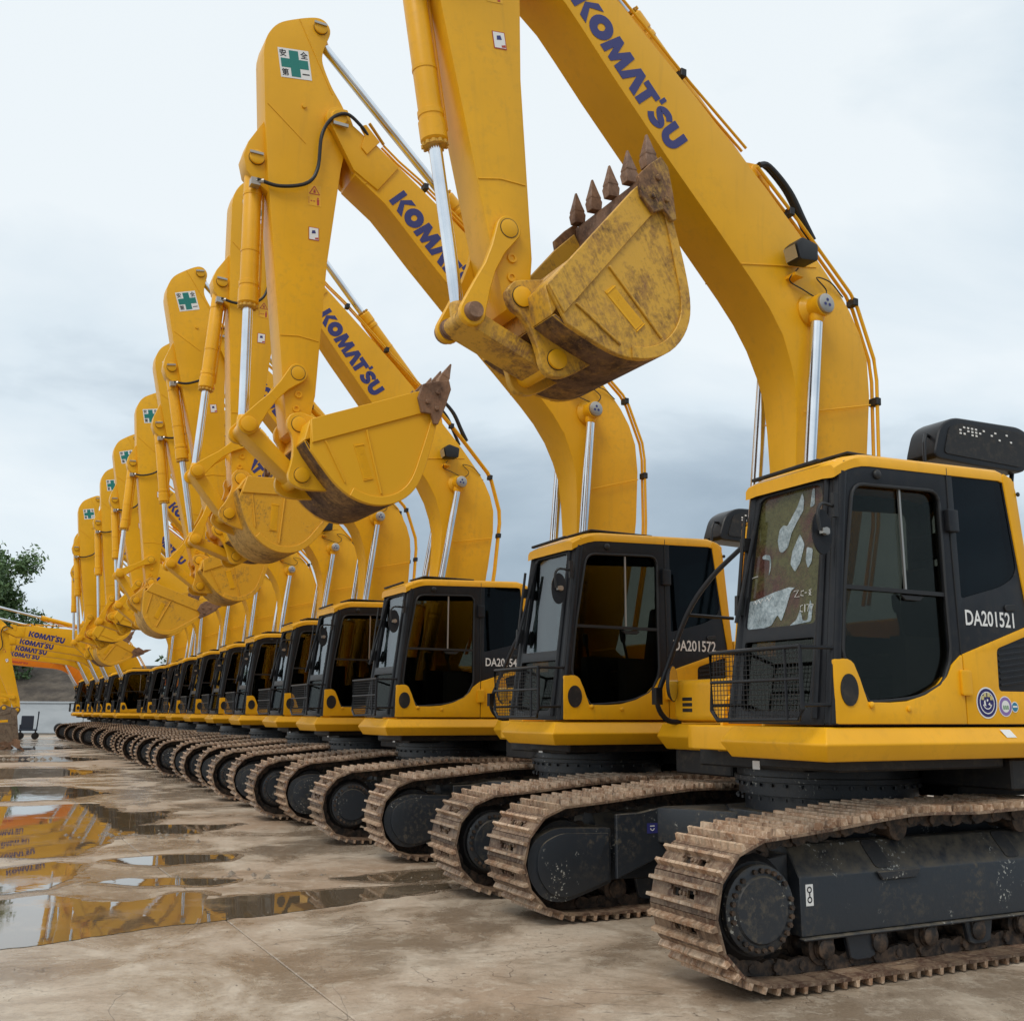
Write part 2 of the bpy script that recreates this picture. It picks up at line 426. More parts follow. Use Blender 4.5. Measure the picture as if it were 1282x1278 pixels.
def spline(pts, n=6):
    """Catmull-Rom through points (any dimension)"""
    P = [Vector(p) for p in pts]; P = [P[0] * 2 - P[1]] + P + [P[-1] * 2 - P[-2]]
    out = []
    for i in range(1, len(P) - 2):
        for j in range(n):
            t = j / n
            out.append(0.5 * ((2 * P[i]) + (P[i + 1] - P[i - 1]) * t + (2 * P[i - 1] - 5 * P[i] + 4 * P[i + 1] - P[i + 2]) * t * t + (3 * P[i] - P[i - 1] - 3 * P[i + 1] + P[i + 2]) * t ** 3))
    out.append(P[-2])
    return [tuple(p) for p in out]


_fc = {}


def text_mb(body, height, bold=0.0):
    """text as a flat mesh: verts in (u, v) with its lower left corner at the origin"""
    k = (body, height, bold)
    if k not in _fc:
        c = bpy.data.curves.new('text', 'FONT'); c.body = body; c.size = 1.0; c.offset = bold; c.resolution_u = 3
        o = bpy.data.objects.new('text', c); COL.objects.link(o)
        bpy.context.view_layer.update()
        me = bpy.data.meshes.new_from_object(o.evaluated_get(bpy.context.evaluated_depsgraph_get()))
        vs = [v.co.copy() for v in me.vertices]; fs = [tuple(p.vertices) for p in me.polygons]
        bpy.data.objects.remove(o); bpy.data.curves.remove(c); bpy.data.meshes.remove(me)
        x0 = min(v.x for v in vs); y0 = min(v.y for v in vs); h = max(v.y for v in vs) - y0
        s = height / h if h > 0.3 else height
        _fc[k] = ([((v.x - x0) * s, (v.y - y0) * s) for v in vs], fs)
    return _fc[k]


def print_mb(uvf, origin, u, v, sx=1.0, lift=(0, 0, 0), mb=None, mi=0):
    """lay a flat print on a surface: origin + u*x + v*y"""
    vs, fs = uvf; mb = mb or MB(); o = Vector(origin) + Vector(lift); u, v = Vector(u), Vector(v)
    mb.add([o + u * (a * sx) + v * b for a, b in vs], fs, mi)
    return mb


def flat(poly):
    tris = tessellate_polygon([[Vector((a, b, 0)) for a, b in poly]])
    return ([tuple(p) for p in poly], [tuple(t) for t in tris])


def disc(r, cx=0, cy=0, n=28, ry=None):
    return ([(cx + r * math.cos(2 * math.pi * i / n), cy + (ry or r) * math.sin(2 * math.pi * i / n)) for i in range(n)], [tuple(range(n))])


def ring2(r0, r1, cx=0, cy=0, n=28, a0=0, a1=360):
    full = a1 - a0 >= 360; k = n + (0 if full else 1)
    vs = []
    for i in range(k):
        a = R(a0 + (a1 - a0) * i / n)
        vs += [(cx + r0 * math.cos(a), cy + r0 * math.sin(a)), (cx + r1 * math.cos(a), cy + r1 * math.sin(a))]
    fs = [(2 * i, 2 * i + 1, (2 * i + 3) % (2 * k), (2 * i + 2) % (2 * k)) for i in range(n)]
    return (vs, fs)


# ================================================================ block lettering of the boom (heavy capitals)
def strip2(pts, w):
    P = [Vector(p) for p in spline(pts, 5)]; vs = []
    for i, p in enumerate(P):
        d = (P[min(i + 1, len(P) - 1)] - P[max(i - 1, 0)]).normalized(); nrm = Vector((-d.y, d.x)) * w / 2
        vs += [tuple(p + nrm), tuple(p - nrm)]
    return (vs, [(2 * i, 2 * i + 1, 2 * i + 3, 2 * i + 2) for i in range(len(P) - 1)])


def merge(*parts):
    vs, fs = [], []
    for a, b in parts:
        o = len(vs); vs += list(a); fs += [tuple(i + o for i in f) for f in b]
    return (vs, fs)


def ell_ring(cx, cy, rx, ry, hx, hy, n=24):
    vs = []
    for i in range(n):
        a = 2 * math.pi * i / n
        vs += [(cx + hx * math.cos(a), cy + hy * math.sin(a)), (cx + rx * math.cos(a), cy + ry * math.sin(a))]
    return (vs, [(2 * i, 2 * i + 1, (2 * i + 3) % (2 * n), (2 * i + 2) % (2 * n)) for i in range(n)])


GLYPH = [
    (0.00, merge(flat([(0, 0), (0.33, 0), (0.33, 1), (0, 1)]), flat([(0.36, 0.52), (0.70, 1), (1.10, 1), (0.66, 0.55), (1.12, 0), (0.70, 0)]))),
    (1.02, ell_ring(0.56, 0.5, 0.56, 0.51, 0.17, 0.17)),
    (2.14, flat([(0, 0), (0.12, 1), (0.46, 1), (0.68, 0.48), (0.90, 1), (1.24, 1), (1.36, 0), (1.02, 0), (0.98, 0.48), (0.78, 0), (0.58, 0), (0.38, 0.48), (0.34, 0)])),
    (3.44, flat([(0, 0), (0.40, 1), (0.78, 1), (1.20, 0), (0.82, 0), (0.58, 0.62), (0.36, 0)])),
    (4.40, merge(flat([(0, 1), (0.92, 1), (0.92, 0.72), (0.63, 0.72), (0.63, 0), (0.29, 0), (0.29, 0.72), (0, 0.72)]), flat([(0.965, 0.88), (1.16, 0.88), (1.16, 1.19), (0.965, 1.19)]))),
    (5.47, strip2([(0.86, 0.74), (0.66, 0.86), (0.38, 0.84), (0.22, 0.68), (0.42, 0.52), (0.66, 0.42), (0.74, 0.27), (0.52, 0.14), (0.26, 0.15), (0.06, 0.27)], 0.29)),
    (6.42, strip2([(0.17, 1.0), (0.17, 0.62), (0.20, 0.32), (0.38, 0.16), (0.62, 0.16), (0.80, 0.32), (0.83, 0.62), (0.83, 1.0)], 0.34)),
]


def boom_word(origin, u, v, h, length, mb=None):
    mb = mb or MB(); sx = length / 7.42 / h
    for off, g in GLYPH:
        print_mb(([((a + off) * h, b * h) for a, b in g[0]], g[1]), origin, u, v, sx, mb=mb)
    return mb


# ================================================================ excavator part meshes (metres, x forward, y to the machine's left, z up)
ME = {}
# ---- track path
GA = 1.03                                     # half gauge
SPZ, SPX = 0.415, 1.64


def arc(cx, cz, r, a0, a1, n):
    return [(cx + r * math.cos(R(a0 + (a1 - a0) * i / n)), cz + r * math.sin(R(a0 + (a1 - a0) * i / n))) for i in range(n + 1)]


path = [(-1.35, 0.045), (1.40, 0.045)] + arc(SPX, SPZ, 0.355, -80, 84, 14) + \
    [(1.25, 0.80), (0.90, 0.835), (0.56, 0.862), (0.1, 0.850), (-0.5, 0.865), (-1.1, 0.83)] + arc(-SPX, SPZ - 0.01, 0.355, 95, 262, 14)
PL = [Vector(p) for p in path] + [Vector(path[0])]
LEN = sum((PL[i + 1] - PL[i]).length for i in range(len(PL) - 1))
NSH = 50
PITCH = LEN / NSH


def at_len(s):
    s %= LEN
    for i in range(len(PL) - 1):
        d = (PL[i + 1] - PL[i]).length
        if s <= d: return PL[i].lerp(PL[i + 1], s / d)
        s -= d
    return PL[0].copy()


joints = [at_len(i * PITCH + 0.02) for i in range(NSH)]
SHOE = []
for i in range(NSH):
    a, b = joints[i], joints[(i + 1) % NSH]
    d = b - a
    SHOE.append(((a + b) / 2, math.atan2(d.y, d.x)))
# shoe: x along the travel (counter-clockwise seen from the left), -z is outward after rotation
w, hp = 0.285, PITCH * 0.485
holes = [[(sx - 0.020, sy - 0.030), (sx + 0.020, sy - 0.030), (sx + 0.020, sy + 0.030), (sx - 0.020, sy + 0.030)] for sx in (0.0,) for sy in (-0.062, 0.062)]
s = MB().prism([(-hp, -w), (hp, -w), (hp, w), (-hp, w)], -0.004, 0.012, holes, plane='xy')
for gx in (-0.046, 0.044):
    hh = 0.038
    for (ya, yb) in (((-w, w),) if gx != 0.035 else ((-w, w),)):
        s.prism([(gx - 0.014, -0.0035), (gx + 0.014, -0.0035), (gx + 0.0085, -hh), (gx - 0.0085, -hh)], ya, yb, mi=1)
for sy in (-0.105, -0.018, 0.018, 0.105):
    s.cyl((0.016 if abs(sy) > 0.1 else -0.0, sy, -0.003), (0.016 if abs(sy) > 0.1 else -0.0, sy, -0.016), 0.011, n=6)
ME['shoe'] = s.mesh('track_shoe', ['shoe', 'grouser'], 0.0)
# chain: links, pins and bushings along the loop
s = MB()
for i in range(NSH):
    (c0, a) = SHOE[i]; d = Vector((math.cos(a), math.sin(a))); n = Vector((-d.y, d.x))
    for sy in (-0.085, 0.085):
        o = 0.012 if i % 2 else 0.0
        pts = []
        for (u_, v_) in ((-hp * 1.05, 0.02), (-hp * 0.5, 0.012), (hp * 0.5, 0.012), (hp * 1.05, 0.02), (hp * 1.15, 0.06), (hp * 0.9, 0.095), (hp * 0.3, 0.088), (0, 0.075), (-hp * 0.3, 0.088), (-hp * 0.9, 0.095), (-hp * 1.15, 0.06)):
            q = c0 + d * u_ + n * v_; pts.append((q.x, q.y))
        s.prism(pts, sy - 0.014 + o, sy + 0.014 + o)
    q = joints[i] + n * 0.055
    s.cyl((q.x, -0.118, q.y), (q.x, 0.118, q.y), 0.024, n=10)
ME['chain'] = s.mesh('track_chain', ['chain'])
# ---- track frame (centred on its own track, outer side +y)
sec = [(0.150, 0.245), (0.150, 0.545), (0.135, 0.560), (0.045, 0.700), (-0.06, 0.700), (-0.15, 0.56), (-0.16, 0.245)]
s = MB().prism(sec, -1.33, 1.33, plane='yz')
s.box((-1.34, 0.130, 0.228), (1.34, 0.178, 0.2435))                       # lower lip
for x in (-0.95, 0.62):                                                   # top brackets
    s.prism([(x - 0.13, 0.50), (x + 0.13, 0.50), (x + 0.17, 0.5485), (x - 0.17, 0.5485)], 0.1505, 0.172)
s.prism([(1.33, 0.27), (1.62, 0.30), (1.66, 0.52), (1.50, 0.64), (1.33, 0.66)], -0.14, 0.06)
s.prism([(-1.33, 0.27), (-1.62, 0.32), (-1.62, 0.50), (-1.50, 0.56), (-1.33, 0.62)], -0.14, 0.14)
for x in (0.54, -0.5):
    s.box((x - 0.035, -0.10, 0.70), (x + 0.035, -0.04, 0.80))
for x in (-0.02, 0.9, -0.9):                                              # track guides under the beam
    for y in (0.105, -0.145):
        s.prism([(x - 0.12, 0.2435), (x + 0.12, 0.2435), (x + 0.09, 0.11), (x + 0.05, 0.095), (x - 0.05, 0.095), (x - 0.09, 0.11)], y, y + 0.035)
# inner web and leg plate running along the inside
s.prism([(1.27, 0.27), (1.27, 0.705), (1.08, 0.71), (0.85, 0.745), (0.4, 0.745), (-0.4, 0.745), (-0.85, 0.745), (-1.08, 0.71), (-1.27, 0.705), (-1.27, 0.27), (-1.1, 0.33), (-0.85, 0.42), (-0.5, 0.52), (0.5, 0.52), (0.85, 0.42), (1.1, 0.33)], -0.295, -0.262)
s.box((1.245, -0.318, 0.235), (1.285, -0.2955, 0.725))
ME['frame'] = s.mesh('track_frame', ['under'], 0.006, 1)
s = MB()
for x in (0.72, -0.35, -1.0):
    q = round_poly([(x - 0.075, 0.45), (x + 0.045, 0.45), (x + 0.075, 0.62), (x - 0.045, 0.62)], 0.03)
    s.prism(q, -0.004, 0.003, plane='xz', warp=lambda v: (v[0], 0.135 - (v[2] - 0.45) * 0.53 + v[1] + 0.002, 0.560 + (v[2] - 0.45) * 0.82 + 0.002))
ME['paintedholes'] = s.mesh('frame_opening', ['black'])  # flat black plates that paint in the dark of openings
s = MB().cyl((0, -0.13, 0), (0, 0.13, 0), 0.062, n=20)
for y in (-0.115, 0.055): s.lathe((0, y, 0), (0, 1, 0), [(0, 0.07), (0.005, 0.092), (0.055, 0.088), (0.06, 0.07)], 24)
s.lathe((0, 0.125, 0), (0, 1, 0), [(0, 0.055), (0.03, 0.055), (0.036, 0.045), (0.037, 0.0)], 20)
s.prism([(-0.055, 0.05), (0.055, 0.05), (0.05, -0.01), (-0.05, -0.01)], 0.126, 0.150)
ME['roller'] = s.mesh('track_roller', ['chain'], 0.0)
s = MB().lathe((0, -0.10, 0), (0, 1, 0), [(0, 0.04), (0, 0.058), (0.16, 0.058), (0.165, 0.070), (0.20, 0.070), (0.205, 0.04), (0.21, 0.0)], 22)
ME['carrier'] = s.mesh('carrier_roller', ['chain'])
# final drive (outer side)
s = MB().lathe((0, -0.17, 0), (0, 1, 0), [(0, 0.20), (0.0, 0.255), (0.12, 0.275), (0.26, 0.272), (0.30, 0.245), (0.315, 0.235), (0.33, 0.0)], 40)
ME['hub'] = s.mesh('final_drive', ['black'])
s = MB().lathe((0, 0.158, 0), (0, 1, 0), [(0, 0.222), (0.035, 0.222), (0.043, 0.212), (0.048, 0.170), (0.060, 0.160), (0.062, 0.0)], 48)
ME['cover'] = s.mesh('drive_cover', ['under'])
s = MB()
for i in range(28):
    a = 2 * math.pi * i / 28
    if i % 7 == 5: continue
    s.cyl((0.194 * math.cos(a), 0.198, 0.194 * math.sin(a)), (0.194 * math.cos(a), 0.222, 0.194 * math.sin(a)), 0.0135, n=6)
ME['cover_bolts'] = s.mesh('cover_bolts', ['chain'])
s = MB()
tp = []
for i in range(21 * 4):
    a = 2 * math.pi * i / (21 * 4); tp.append(((0.335 if i % 4 in (1, 2) else 0.285) * math.cos(a), (0.335 if i % 4 in (1, 2) else 0.285) * math.sin(a)))
s.prism(tp, -0.03, 0.03)
ME['sprocket'] = s.mesh('sprocket', ['chain'])
# inner motor guard (tear-drop plate, seen from between the tracks)
gp = round_poly([(1.29, 0.61), (1.29, 0.245), (1.52, 0.175), (1.68, 0.135), (1.84, 0.17), (1.94, 0.31), (1.955, 0.44), (1.90, 0.56), (1.74, 0.63)], [0.01, 0.02, 0.1, 0.12, 0.12, 0.12, 0.12, 0.12, 0.12])
gi = [(1.625 + (x - 1.625) * 0.86 - 0.02, 0.385 + (z - 0.385) * 0.86) for x, z in gp]
s = MB().prism(gp, -0.250, -0.12); s.prism(gi, -0.272, -0.249)
ME['guard'] = s.mesh('motor_guard', ['under'], 0.012, 2)
s = MB().lathe((0, -0.09, 0), (0, 1, 0), [(0, 0.10), (0, 0.20), (0.02, 0.29), (0.04, 0.295), (0.05, 0.315), (0.13, 0.315), (0.14, 0.295), (0.16, 0.29), (0.18, 0.20), (0.18, 0.1)], 32)
ME['idler'] = s.mesh('idler_wheel', ['chain'])
# ---- car body
s = MB()
oct_ = [(0.62, 0.30), (0.45, 0.55), (0.30, 0.62), (-0.30, 0.62), (-0.45, 0.55), (-0.62, 0.30), (-0.62, -0.30), (-0.45, -0.55), (-0.30, -0.62), (0.30, -0.62), (0.45, -0.55), (0.62, -0.30)]
s.prism(oct_, 0.42, 0.765, plane='xy')
for sx in (1, -1):
    for sy in (1, -1):
        s.prism([(sx * 0.10, sy * 0.52), (sx * 0.55, sy * 0.12), (sx * 0.93, sy * 0.733), (sx * 0.35, sy * 0.733)], 0.50, 0.742, plane='xy')
ME['carbody'] = s.mesh('carbody', ['under'], 0.015, 2)
s = MB().lathe((0, 0, 0.765), (0, 0, 1), [(0, 0.56), (0.10, 0.56), (0.105, 0.60), (0.19, 0.60), (0.195, 0.63), (0.225, 0.63), (0.23, 0.61), (0.30, 0.61), (0.33, 0.60)], 56)
for i in range(36):
    a = 2 * math.pi * i / 36
    for z in (0.858, 0.948):
        s.cyl((0.612 * math.cos(a), 0.612 * math.sin(a), z), (0.612 * math.cos(a), 0.612 * math.sin(a), z - 0.02), 0.012, n=6)
ME['ring'] = s.mesh('slewing_ring', ['under'])
# ---- upper structure
s = MB().box((-1.85, -0.52, 1.045), (0.58, 0.52, 1.165)); s.box((-1.95, -1.22, 0.95), (-0.45, -0.53, 1.12)); s.box((-1.95, 0.53, 0.95), (-0.45, 1.22, 1.14))
s.box((-0.44, 0.53, 1.085), (0.95, 1.18, 1.20)); s.box((-0.44, -1.20, 0.95), (0.28, -0.53, 1.18)); s.box((-1.95, -0.66, 0.86), (-0.66, 0.66, 1.05))
ME['belly'] = s.mesh('under_cover_dark_fill', ['black'], 0.012, 1)  # black covers, enlarged and lowered to keep the gap under the skirts dark
s = MB()
for y in (-0.225, 0.195): s.prism([(-0.9, 1.15), (0.66, 1.15), (0.60, 1.50), (0.50, 1.56), (0.25, 1.55), (0.12, 1.98), (-0.14, 2.02), (-0.55, 1.7)], y, y + 0.03)
s.prism([(0.74, -0.44), (0.80, -0.30), (0.80, 0.50), (-1.9, 0.50), (-1.9, -0.44)], 1.165, 1.325, plane='xy')
ME['revframe'] = s.mesh('revolving_frame', ['yellow'], 0.03, 3)


def skirt(plan, z0, z1, bulge, name):
    """bent sheet-metal side skirt: top edge, ridge, tucked-in bottom edge"""
    mb = MB(); c = Vector((sum(p[0] for p in plan) / len(plan), sum(p[1] for p in plan) / len(plan)))
    k = len(plan)

    def off(d):
        out = []
        for i in range(k):
            p = Vector(plan[i]); a = (p - Vector(plan[i - 1])).normalized(); b = (Vector(plan[(i + 1) % k]) - p).normalized()
            na, nb = Vector((a.y, -a.x)), Vector((b.y, -b.x))
            m = (na + nb).normalized(); m *= d / max(0.35, m.dot(na)); out.append(p + m)
        return out
    if sum((Vector(plan[i]).cross(Vector(plan[(i + 1) % k]))) for i in range(k)) < 0: bulge = tuple(-b for b in bulge)
    zs = [(z1, -0.03 * (1 if bulge[0] > 0 else -1)), (z1, 0.0), (z0 + (z1 - z0) * 0.50, bulge[0]), (z0, bulge[1]), (z0, bulge[1] - bulge[0] * 1.2)]
    vs = []
    for z, d in zs: vs += [(p.x, p.y, z) for p in off(d)]
    fs = []
    for r in range(len(zs) - 1):
        for i in range(k):
            j = (i + 1) % k
            fs.append((r * k + i, r * k + j, (r + 1) * k + j, (r + 1) * k + i))
    fs += [tuple(range(k)), tuple(range((len(zs) - 1) * k, len(zs) * k))]
    mb.add(vs, fs)
    return mb.mesh(name, ['yellow'], 0.010, 3, 40)


ME['skirt_l'] = skirt([(1.15, 0.54), (1.15, 1.30), (-1.75, 1.30), (-1.75, 0.54)], 1.150, 1.333, (0.062, 0.012), 'side_skirt')
ME['skirt_r'] = skirt([(0.34, -0.46), (-1.75, -0.46), (-1.75, -1.28), (0.34, -1.28)], 1.130, 1.325, (0.035, -0.02), 'side_skirt_right')
s = MB().prism([(0.35, -1.12), (0.35, -0.46), (-0.85, -0.46), (-0.85, -1.12)], 1.345, 1.66, plane='xy')
ME['toolbox'] = s.mesh('tool_box', ['yellow'], 0.05, 4)
s = MB()
for i in range(3): s.box((0.34, -1.00, 1.415 + i * 0.042), (0.353, -0.88, 1.442 + i * 0.042))
ME['toolvent'] = s.mesh('tool_box_vent', ['black'], 0.003, 1)
# engine house and counterweight
s = MB().box((-1.95, -1.24, 1.345), (-0.92, -0.45, 2.02)); s.box((-1.95, -0.43, 1.345), (-0.70, 0.60, 2.10)); s.box((-1.95, 0.62, 1.345), (-0.74, 1.265, 2.05))
ME['house'] = s.mesh('engine_house', ['yellow'], 0.04, 3)
s = MB()
for i in range(9): s.box((-1.75, 1.264, 1.46 + i * 0.055), (-0.95, 1.274, 1.49 + i * 0.055))
ME['housevent'] = s.mesh('side_louvre', ['dark'], 0.003, 1)
cw = [(-1.98, -1.26), (-1.98, 1.26)] + [(-1.98 - 0.58 * math.cos(R(a)), 1.26 * math.sin(R(a))) for a in range(80, -81, -10)]
s = MB().prism(cw, 1.02, 1.92, plane='xy')
ME['counterweight'] = s.mesh('counterweight', ['yellow'], 0.06, 4)
# raised engine hood: a dark padded lid with white flecks for sky through its mesh, held up over the engine house
lid = round_poly([(-1.10, 3.33), (-1.20, 3.60), (-1.36, 3.69), (-2.16, 3.715), (-2.30, 3.66), (-2.27, 3.46), (-2.17, 3.33), (-1.6, 3.32)], 0.08)
s = MB().prism(lid, 0.02, 0.30)
ME['lid'] = s.mesh('raised_hood', ['dark'], 0.035, 3)
inn = round_poly([(-1.22, 3.38), (-1.30, 3.60), (-1.42, 3.645), (-2.14, 3.665), (-2.23, 3.62), (-2.20, 3.46), (-2.13, 3.37)], 0.04)
s = MB().prism(inn, 0.29, 0.308)
ME['lidin'] = s.mesh('hood_lining', ['black'], 0.0)
s = MB()
for i in range(14):
    for j in range(3):
        if (i * 7 + j * 3) % 5 == 0 or (i > 4 and (i * 5 + j * 2) % 3): continue
        x = -1.42 - i * 0.046; z = 3.615 - j * 0.026
        s.box((x - 0.011, 0.3082, z - 0.007), (x + 0.011, 0.311, z + 0.007))
ME['lidsky'] = s.mesh('hood_sky_flecks', ['white'], 0.0)  # sky brightness painted as white flecks, no real mesh holes
s = MB().tube([(-1.02, 0.28, 3.22), (-1.03, 0.28, 3.44), (-1.08, 0.26, 3.52), (-1.2, 0.2, 3.53)], 0.014)
s.tube([(-2.15, 0.20, 3.36), (-1.85, 0.20, 2.05)], 0.018); s.tube([(-2.15, 0.05, 3.36), (-1.85, 0.05, 2.05)], 0.018)
ME['lidstay'] = s.mesh('hood_stay', ['dark'])

# ---- cab
YB, YA = 0.45, 1.30
fx = lambda z: 1.11 - 0.118 * (z - 1.36)
side = [(fx(1.345), 1.345), (fx(2.80), 2.80), (0.90, 2.845), (0.80, 2.865), (-0.50, 2.925), (-0.575, 2.90), (-0.60, 2.82), (-0.66, 2.2), (-0.70, 1.345)]
door_w = round_poly([(0.845, 2.715), (0.12, 2.745), (0.125, 2.12), (0.12, 1.74), (0.21, 1.58), (0.42, 1.50), (0.66, 1.478), (0.82, 1.47), (0.87, 1.54), (0.94, 1.63), (0.995, 1.72), (0.955, 2.10)],
                    [0.09, 0.09, 0, 0.06, 0.05, 0.1, 0.1, 0.02, 0.0, 0.0, 0.04, 0.1])
rear_w = round_poly([(-0.015, 2.885), (-0.475, 2.900), (-0.56, 2.28), (-0.40, 2.19), (-0.015, 2.095)], [0.02, 0.03, 0.08, 0.12, 0.02])
s = MB().prism(side, YA - 0.045, YA, [door_w, rear_w])
rw = round_poly([(0.82, 2.72), (-0.45, 2.78), (-0.50, 1.85), (0.93, 1.75)], 0.06)
s.prism(side, YB, YB + 0.04, [rw])
# front frame (raked), windscreen and lower window openings
wp = lambda q: (fx(q[2]) + q[0], q[1], q[2])
wind = round_poly([(0.52, 1.90), (1.135, 1.90), (1.155, 2.72), (0.60, 2.72)], [0.02, 0.02, 0.10, 0.10])
wind = round_poly([(0.525, 1.91), (1.15, 1.91), (1.17, 2.73), (0.545, 2.73)], [0.03, 0.03, 0.09, 0.09])
loww = round_poly([(0.56, 1.42), (1.13, 1.42), (1.15, 1.83), (0.54, 1.83)], [0.06, 0.06, 0.02, 0.02])
s.prism([(YB + 0.041, 1.345), (YA - 0.046, 1.345), (YA - 0.046, 2.80), (YB + 0.041, 2.80)], -0.05, 0.004, [wind, loww], plane='yz', warp=wp)
bw = round_poly([(0.55, 1.95), (1.20, 1.95), (1.20, 2.78), (0.55, 2.78)], 0.06)
s.prism([(YB + 0.041, 1.345), (YA - 0.046, 1.345), (YA - 0.046, 2.90), (YB + 0.041, 2.90)], -0.70, -0.64, [bw], plane='yz', warp=lambda q: (q[0] + 0.06 * (q[2] - 1.345), q[1], q[2]))
s.box((-0.64, YB + 0.04, 1.345), (1.05, YA - 0.046, 1.40))
ME['cab'] = s.mesh('cab_shell', ['dark'], 0.008, 2)
s = MB().tube([(fx(1.35) - 0.035, YA - 0.03, 1.35), (fx(2.1) - 0.035, YA - 0.03, 2.1), (fx(2.78) - 0.035, YA - 0.03, 2.78)], 0.043, 14)
s.tube([(fx(1.35) + 0.005, YA - 0.11, 1.38), (fx(2.78) + 0.005, YA - 0.095, 2.76)], 0.022, 10)
s.tube([(fx(1.35) - 0.02, YB + 0.03, 1.35), (fx(2.78) - 0.02, YB + 0.03, 2.78)], 0.04, 12)
s.tube([(fx(1.35) + 0.012, YB + 0.085, 1.95), (fx(2.78) + 0.008, YB + 0.10, 2.70)], 0.014, 8)
ME['posts'] = s.mesh('front_post', ['dark'])
# roof: yellow pressed cap with a raised edge
rp = [(0.985, YB - 0.01), (0.985, YA + 0.004), (-0.56, YA + 0.004), (-0.56, YB - 0.01)]


def roofz(x): return 2.875 + (0.965 - x) * 0.036 - (max(0.0, x - 0.70) / 0.285) ** 2 * 0.085


s = MB()
xs = [0.985, 0.97, 0.945, 0.91, 0.87, 0.82, 0.76, 0.70, 0.6, 0.2, -0.2, -0.45, -0.56, -0.60]
ys = [YB - 0.008, YB + 0.02, YB + 0.10, 0.87, YA - 0.10, YA - 0.02, YA + 0.006]
vs = []
for x in xs:
    for y in ys:
        e = min(y - ys[0], ys[-1] - y); z = roofz(x) + (0.030 if e > 0.05 else (0.022 if e > 0.01 else 0.0))
        if x < -0.5: z -= (-0.5 - x) * 0.5
        vs.append((x, y, z))
nX, nY = len(xs), len(ys)
top = len(vs); vs += [(x, y, z - (0.052 if (min(y - ys[0], ys[-1] - y) < 0.01) else 0.075)) for x, y, z in vs]
fs = []
for i in range(nX - 1):
    for j in range(nY - 1):
        a = i * nY + j; fs += [(a, a + 1, a + nY + 1, a + nY), (top + a, top + a + nY, top + a + nY + 1, top + a + 1)]
for i in range(nX - 1):
    for j in (0, nY - 1):
        a = i * nY + j; fs.append((a, a + nY, top + a + nY, top + a))
for j in range(nY - 1):
    for i in (0, nX - 1):
        a = i * nY + j; fs.append((a, a + 1, top + a + 1, top + a))
s.add(vs, fs)
ME['roof'] = s.mesh('cab_roof', ['yellow'], 0.0, smooth=50)
s = MB().prism([(YB + 0.05, 2.815), (YA - 0.14, 2.825), (YA - 0.14, 2.845), (YB + 0.05, 2.835)], 0.0, 0.03, plane='yz', warp=lambda q: (q[0] + 0.955, q[1], q[2] + 0.028))
s.box((0.05, 0.60, 2.945), (0.70, 1.12, 2.962))
ME['rooftrim'] = s.mesh('roof_seal', ['black'], 0.004, 1)
# yellow rear pillar and lower side panels, a little proud of the dark frame
s = MB().prism([(-0.485, 2.900), (-0.50, 2.925), (-0.575, 2.90), (-0.605, 2.82), (-0.665, 2.2), (-0.69, 1.97), (-0.63, 1.955), (-0.575, 2.28)], YA - 0.02, YA + 0.010)
ME['pillar'] = s.mesh('rear_pillar', ['yellow'], 0.006, 2)
low = [(1.085, 1.350), (1.072, 1.70)] + [(0.99 + 0.085 * math.cos(R(a)) + 0.0, 1.632 + 0.075 * math.sin(R(a))) for a in (75, 100, 120, 140)] + \
      [(0.885, 1.60), (0.862, 1.54), (0.835, 1.472), (0.66, 1.470), (0.53, 1.478), (0.38, 1.515), (0.24, 1.575), (0.165, 1.64), (0.13, 1.69), (0.035, 1.755), (0.035, 1.350)]
s = MB().prism(low, YA - 0.03, YA + 0.014)
ME['door_lower'] = s.mesh('door_lower_panel', ['yellow'], 0.008, 2)
vent_o = round_poly([(-0.285, 1.800), (-0.60, 1.895), (-0.60, 1.545), (-0.275, 1.545)], 0.03)
s = MB().prism([(0.025, 1.350), (0.025, 1.757), (-0.60, 1.950), (-0.69, 1.965), (-0.70, 1.350)], YA - 0.03, YA + 0.012, [vent_o])
ME['rear_lower'] = s.mesh('rear_side_panel', ['yellow'], 0.006, 2)
s = MB().prism(vent_o, YA - 0.03, YA - 0.008)
for i in range(8):
    z = 1.575 + i * 0.036
    s.prism([(-0.305, z), (-0.57, z + 0.03), (-0.57, z + 0.045), (-0.305, z + 0.015)], YA - 0.009, YA + 0.008)
ME['vent'] = s.mesh('vent_grille', ['dark'], 0.002, 1)
s = MB().prism(round_poly([(0.075, 1.665), (-0.012, 1.665), (-0.012, 1.515), (0.075, 1.515)], 0.015), YA + 0.0125, YA + 0.034)
ME['hinge_y'] = s.mesh('door_hinge', ['yellow'], 0.008, 2)
s = MB().prism(round_poly([(0.085, 2.635), (-0.005, 2.635), (-0.005, 2.495), (0.085, 2.495)], 0.012), YA + 0.001, YA + 0.036)
ME['hinge_d'] = s.mesh('door_hinge_dark', ['dark'], 0.008, 2)
